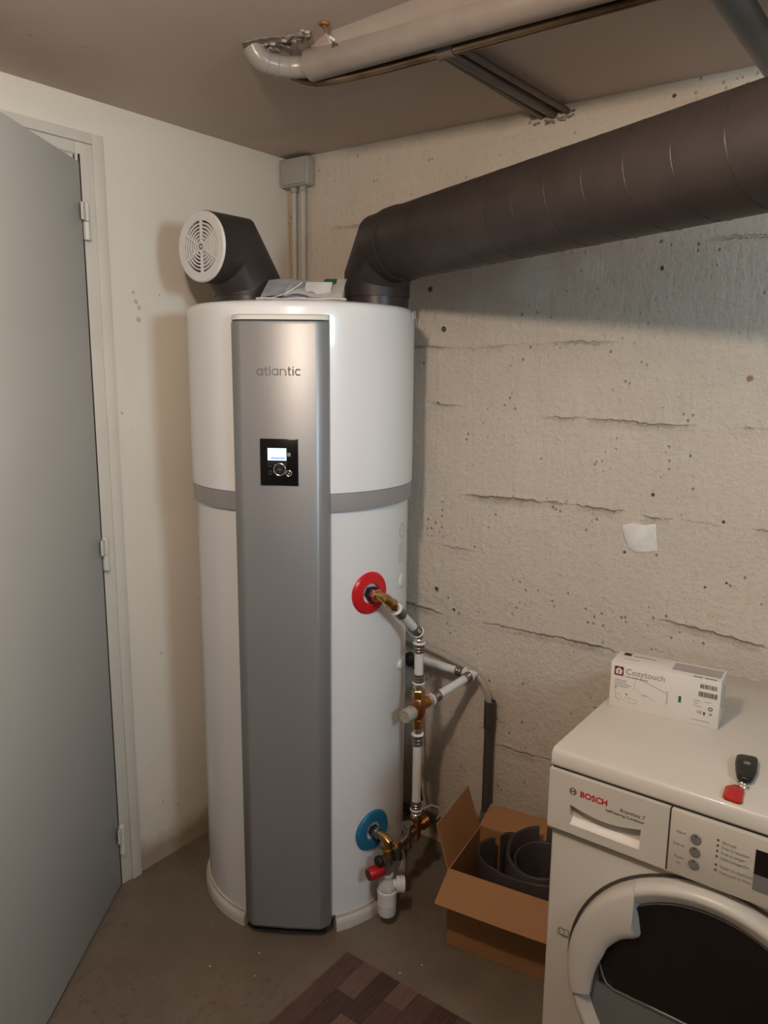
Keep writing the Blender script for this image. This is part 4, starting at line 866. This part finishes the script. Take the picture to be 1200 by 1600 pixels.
G().torus(fb(.2115, .0430, .0004), by, .0036, .0009, 20, 6).build('recycling_mark', M_INK, pb)
fpoly([(.1985, .0270), (.2015, .0270), (.2025, .0335), (.1975, .0335)], M_INK, 'bin_mark', .0002)
G().torus(fb(.2125, .0310, .0004), by, .0022, .0006, 16, 6).build('recycling_mark', M_INK, pb)
fplate(.176, .212, .0125, .0133, M_INKL, 'small_print')
def tb(u, v): return bL+bx*u+by*v+V(0, 0, BH+.0002)
def tplate(u0, u1, v0, v1, material, name): G().prism([tb(u0, v0), tb(u1, v0), tb(u1, v1), tb(u0, v1)], V(0, 0, .0004)).build(name, material, pb)
tplate(.013, .030, .052, .069, M_INK, 'top_logo'); tplate(.0175, .0255, .057, .064, M_CARDW, 'top_logo_mark')
tplate(.037, .085, .054, .0575, M_INKL, 'small_print'); tplate(.02, .055, .03, .0325, M_CARDG, 'small_print')
tplate(.125, .224, .022, .066, M_CARDG, 'top_label'); tplate(.172, .190, .005, .009, M_INK, 'small_print'); tplate(.195, .219, .005, .009, M_INK, 'small_print')
rt_ = bL+bx*(BW+.0003)
pts_ = []
for k in range(17): a = PI*k/16; pts_.append(rt_+by*(.040+.018*math.cos(a))+V(0, 0, .072+.014*math.sin(a)))
for k in range(17): a = PI+PI*k/16; pts_.append(rt_+by*(.040+.018*math.cos(a))+V(0, 0, .050+.014*math.sin(a)))
G().tube(pts_+[pts_[0]], .0007, 5).build('perforated_handle', M_CARDG, pb)

# ------------------------------------------------------------------ key with red tag
ks = thing('car_key', (1.682, -.56, BT), 'black car key fob with a red tag lying on the dryer', 'key')
dy_ = .010
fobp = [(1.657, -.512), (1.664, -.5055), (1.675, -.5025), (1.688, -.499), (1.694, -.505), (1.6985, -.530), (1.7025, -.560), (1.7020, -.590), (1.698, -.600), (1.684, -.600), (1.676, -.594), (1.668, -.570), (1.6605, -.540)]
fobp = [(x, y+.004) for x, y in fobp]
fob = G().prism([V(x, y, BT+.0015) for x, y in fobp], V(0, 0, .0125)).build('key_fob', M_KEY, ks, bevel=.0042, seg=3)
G().cyl((1.6815, -.537, BT+.0135), (1.6815, -.537, BT+.0150), .0062, n=20).build('fob_emblem', M_DISPG, fob)
G().prism([V(x, y, BT+.0137) for x, y in ((1.683, -.585), (1.697, -.582), (1.6965, -.574), (1.684, -.577))], V(0, 0, .0008)).build('fob_button', M_BLACKM, fob)
G().torus((1.6905, -.607, BT+.004), (.25, .2, 1), .0105, .0010, 24, 6).build('split_ring', M_CHROME, ks)
tg = [(1.6660, -.633), (1.6770, -.617), (1.6840, -.616), (1.6965, -.627), (1.7025, -.672), (1.6990, -.676), (1.6730, -.674), (1.6695, -.670)]
G().prism([V(x, y+dy_*.35, BT+.0003) for x, y in tg], V(0, 0, .0045)).build('red_tag', M_TAG, ks, bevel=.0012)
G().prism([V(x, y+dy_*.35, BT+.0048) for x, y in ((1.6725, -.634), (1.6935, -.634), (1.6965, -.664), (1.6750, -.664))], V(0, 0, .0003)).build('tag_insert', M_REDINK, ks)

# ------------------------------------------------------------------ open carton with foam offcuts
c0 = V(.942, -.392, 0); cx_ = V(.989, .148, 0).normalized(); cy_ = V(-.148, .989, 0).normalized()
CW, CD, CH, T = .375, .235, .235, .004
cb = thing('cardboard_box', tuple(c0+cx_*CW/2+cy_*CD/2), 'open brown cardboard box on the floor between heater and dryer', 'box')
zz_ = V(0, 0, 1)
G().obox(c0+zz_*.001, cx_*CW, cy_*CD, zz_*T).build('bottom_panel', M_CARD, cb)
G().obox(c0+zz_*T, cx_*CW, cy_*T, zz_*(CH-T)).build('side_panel', M_CARD, cb)
G().obox(c0+cy_*(CD-T)+zz_*T, cx_*CW, cy_*T, zz_*(CH-T)).build('side_panel', M_CARD, cb)
G().obox(c0+cy_*T+zz_*T, cx_*T, cy_*(CD-2*T), zz_*(CH-T)).build('side_panel', M_CARD, cb)
G().obox(c0+cx_*(CW-T)+cy_*T+zz_*T, cx_*T, cy_*(CD-2*T), zz_*(CH-T)).build('side_panel', M_CARD, cb)
def flap(o, along, out, ang, w, trim=.006):
    a = math.radians(ang); d = out*math.cos(a)+zz_*math.sin(a); n = along.cross(d).normalized(); L = along.length; al = along.normalized()
    P0 = o+zz_*.001; sag = zz_*-.004
    return G().prism([P0, P0+along, P0+along-al*trim+d*w, P0+along*.5+d*w+sag*.5, P0+al*trim*.4+d*w], n*.0035).build('flap', M_CARD, cb)
top = c0+zz_*CH
flap(top, cx_*CW, -cy_, -24, .105)
flap(top+cy_*CD, -cy_*CD, -cx_, 72, .125)
flap(top+cy_*CD+cx_*CW, -cx_*CW, cy_, 22, .085)
flap(top+cx_*(CW+.002), cy_*CD, cx_, -86, .10)
# foam offcuts: curved pieces of duct insulation standing in the carton
def foam(name, c, r, a0, a1, z0, z1, label, th=.011, tilt=(0, 0), sx=1.0, sy=1.0, dip=0.0, n=40):
    c = Vector((c[0], c[1], 0)); secs = []
    for i in range(n+1):
        a = math.radians(a0+(a1-a0)*i/n); e = V(math.cos(a), math.sin(a), 0); E_ = V(e.x*sx, e.y*sy, 0)
        zt_ = z1+tilt[0]*e.x+tilt[1]*e.y - dip*math.sin(PI*i/n)
        o_ = c+E_*r; i_ = c+E_*(r-th)
        secs.append([o_+zz_*z0, o_+zz_*(zt_-.003), o_*.7+i_*.3+zz_*zt_, o_*.3+i_*.7+zz_*zt_, i_+zz_*(zt_-.003), i_+zz_*z0])
    return tag(G().rings(secs).build(name, M_FOAM, smooth=50), label, 'foam offcut', 'foam offcuts in the cardboard box')
mid = c0+cx_*.215+cy_*.125
foam('foam_offcut', (mid.x+.004, mid.y+.004), .094, 118, 118+346, .006, .285, 'upright black foam ring with a slit, tallest in the cardboard box', tilt=(-.004, .020))
foam('foam_offcut', (mid.x-.032, mid.y-.006), .149, 152, 345, .006, .250, 'wide curved black foam strip along the front of the cardboard box', sy=.70, tilt=(.006, -.004))
foam('foam_offcut', (mid.x+.006, mid.y+.002), .075, 20, 335, .006, .262, 'smaller foam ring nested inside the tallest ring in the cardboard box', th=.010, tilt=(0, .012))
foam('foam_offcut', (mid.x-.115, mid.y+.055), .028, -60, 200, .006, .252, 'small half round foam piece at the left end of the cardboard box', th=.010, sy=1.2)

# ------------------------------------------------------------------ wood-look vinyl mat made of printed strips
mx0, mx1, my0, my1 = .742, 1.325, -1.52, -.585
vm = thing('vinyl_mat', ((mx0+mx1)/2, (my0+my1)/2, 0), 'dark wood-look vinyl strip flooring offcut on the floor in front', 'mat')
G().box(mx0, mx1, my0, my1, 0.0002, .0022).build('backing', M_BACKING, vm)
rnd = random.Random(11); x = mx0; col_i = 0
while x < mx1-.01:
    w = min(.0597, mx1-x); y = my1; first = True
    while y > my0+.01:
        L = rnd.uniform(.14, .34); k = rnd.choice((0, 0, 1, 1, 0, 1, 2))
        if col_i == 0: k = 1; L = .5
        if col_i == 1 and first: L, k = .118, 2
        if col_i == 2 and first: L, k = .17, 0
        if col_i == 3 and first: L, k = .075, 2
        if col_i == 4 and first: L, k = .11, 1
        ye = max(my0, y-L)
        G().box(x+.0004, x+w-.0004, ye+.0004, y-.0004, .002, .0034+rnd.uniform(0, .0003)).build('plank', M_WOOD[k], vm)
        y = ye; first = False
    x += .0597; col_i += 1

# crumbs of plaster on the floor
g = G(); rnd = random.Random(3)
spots = [(.32, -.60), (.30, -.66), (.55, -.735), (.93, -.50), (.90, -.56), (.36, -.74), (.25, -.55), (.48, -.85), (.60, -.80)]
for x, y in spots:
    s_ = rnd.uniform(.002, .0045); g.obox(V(x, y, 0), V(s_, s_*.3, 0), V(-s_*.3, s_*.8, 0), V(.0005, 0, s_*.6))
tag(g.build('plaster_crumbs', M_CRUMB, base=(0, 0, 0)), 'scattered white plaster crumbs on the floor', 'debris', kind='stuff')

# ceiling lamp behind the camera
cl = thing('ceiling_lamp', (LAMP.x, LAMP.y, H), 'bare bulb lamp holder under the ceiling', 'lamp')
G().lathe([(.045, 0), (.045, -.012), (.02, -.02), (.02, -.055), (.014, -.06)], (LAMP.x, LAMP.y, H-.0005), (0, 0, 1), 24).build('lamp_holder', M_PLAST, cl)
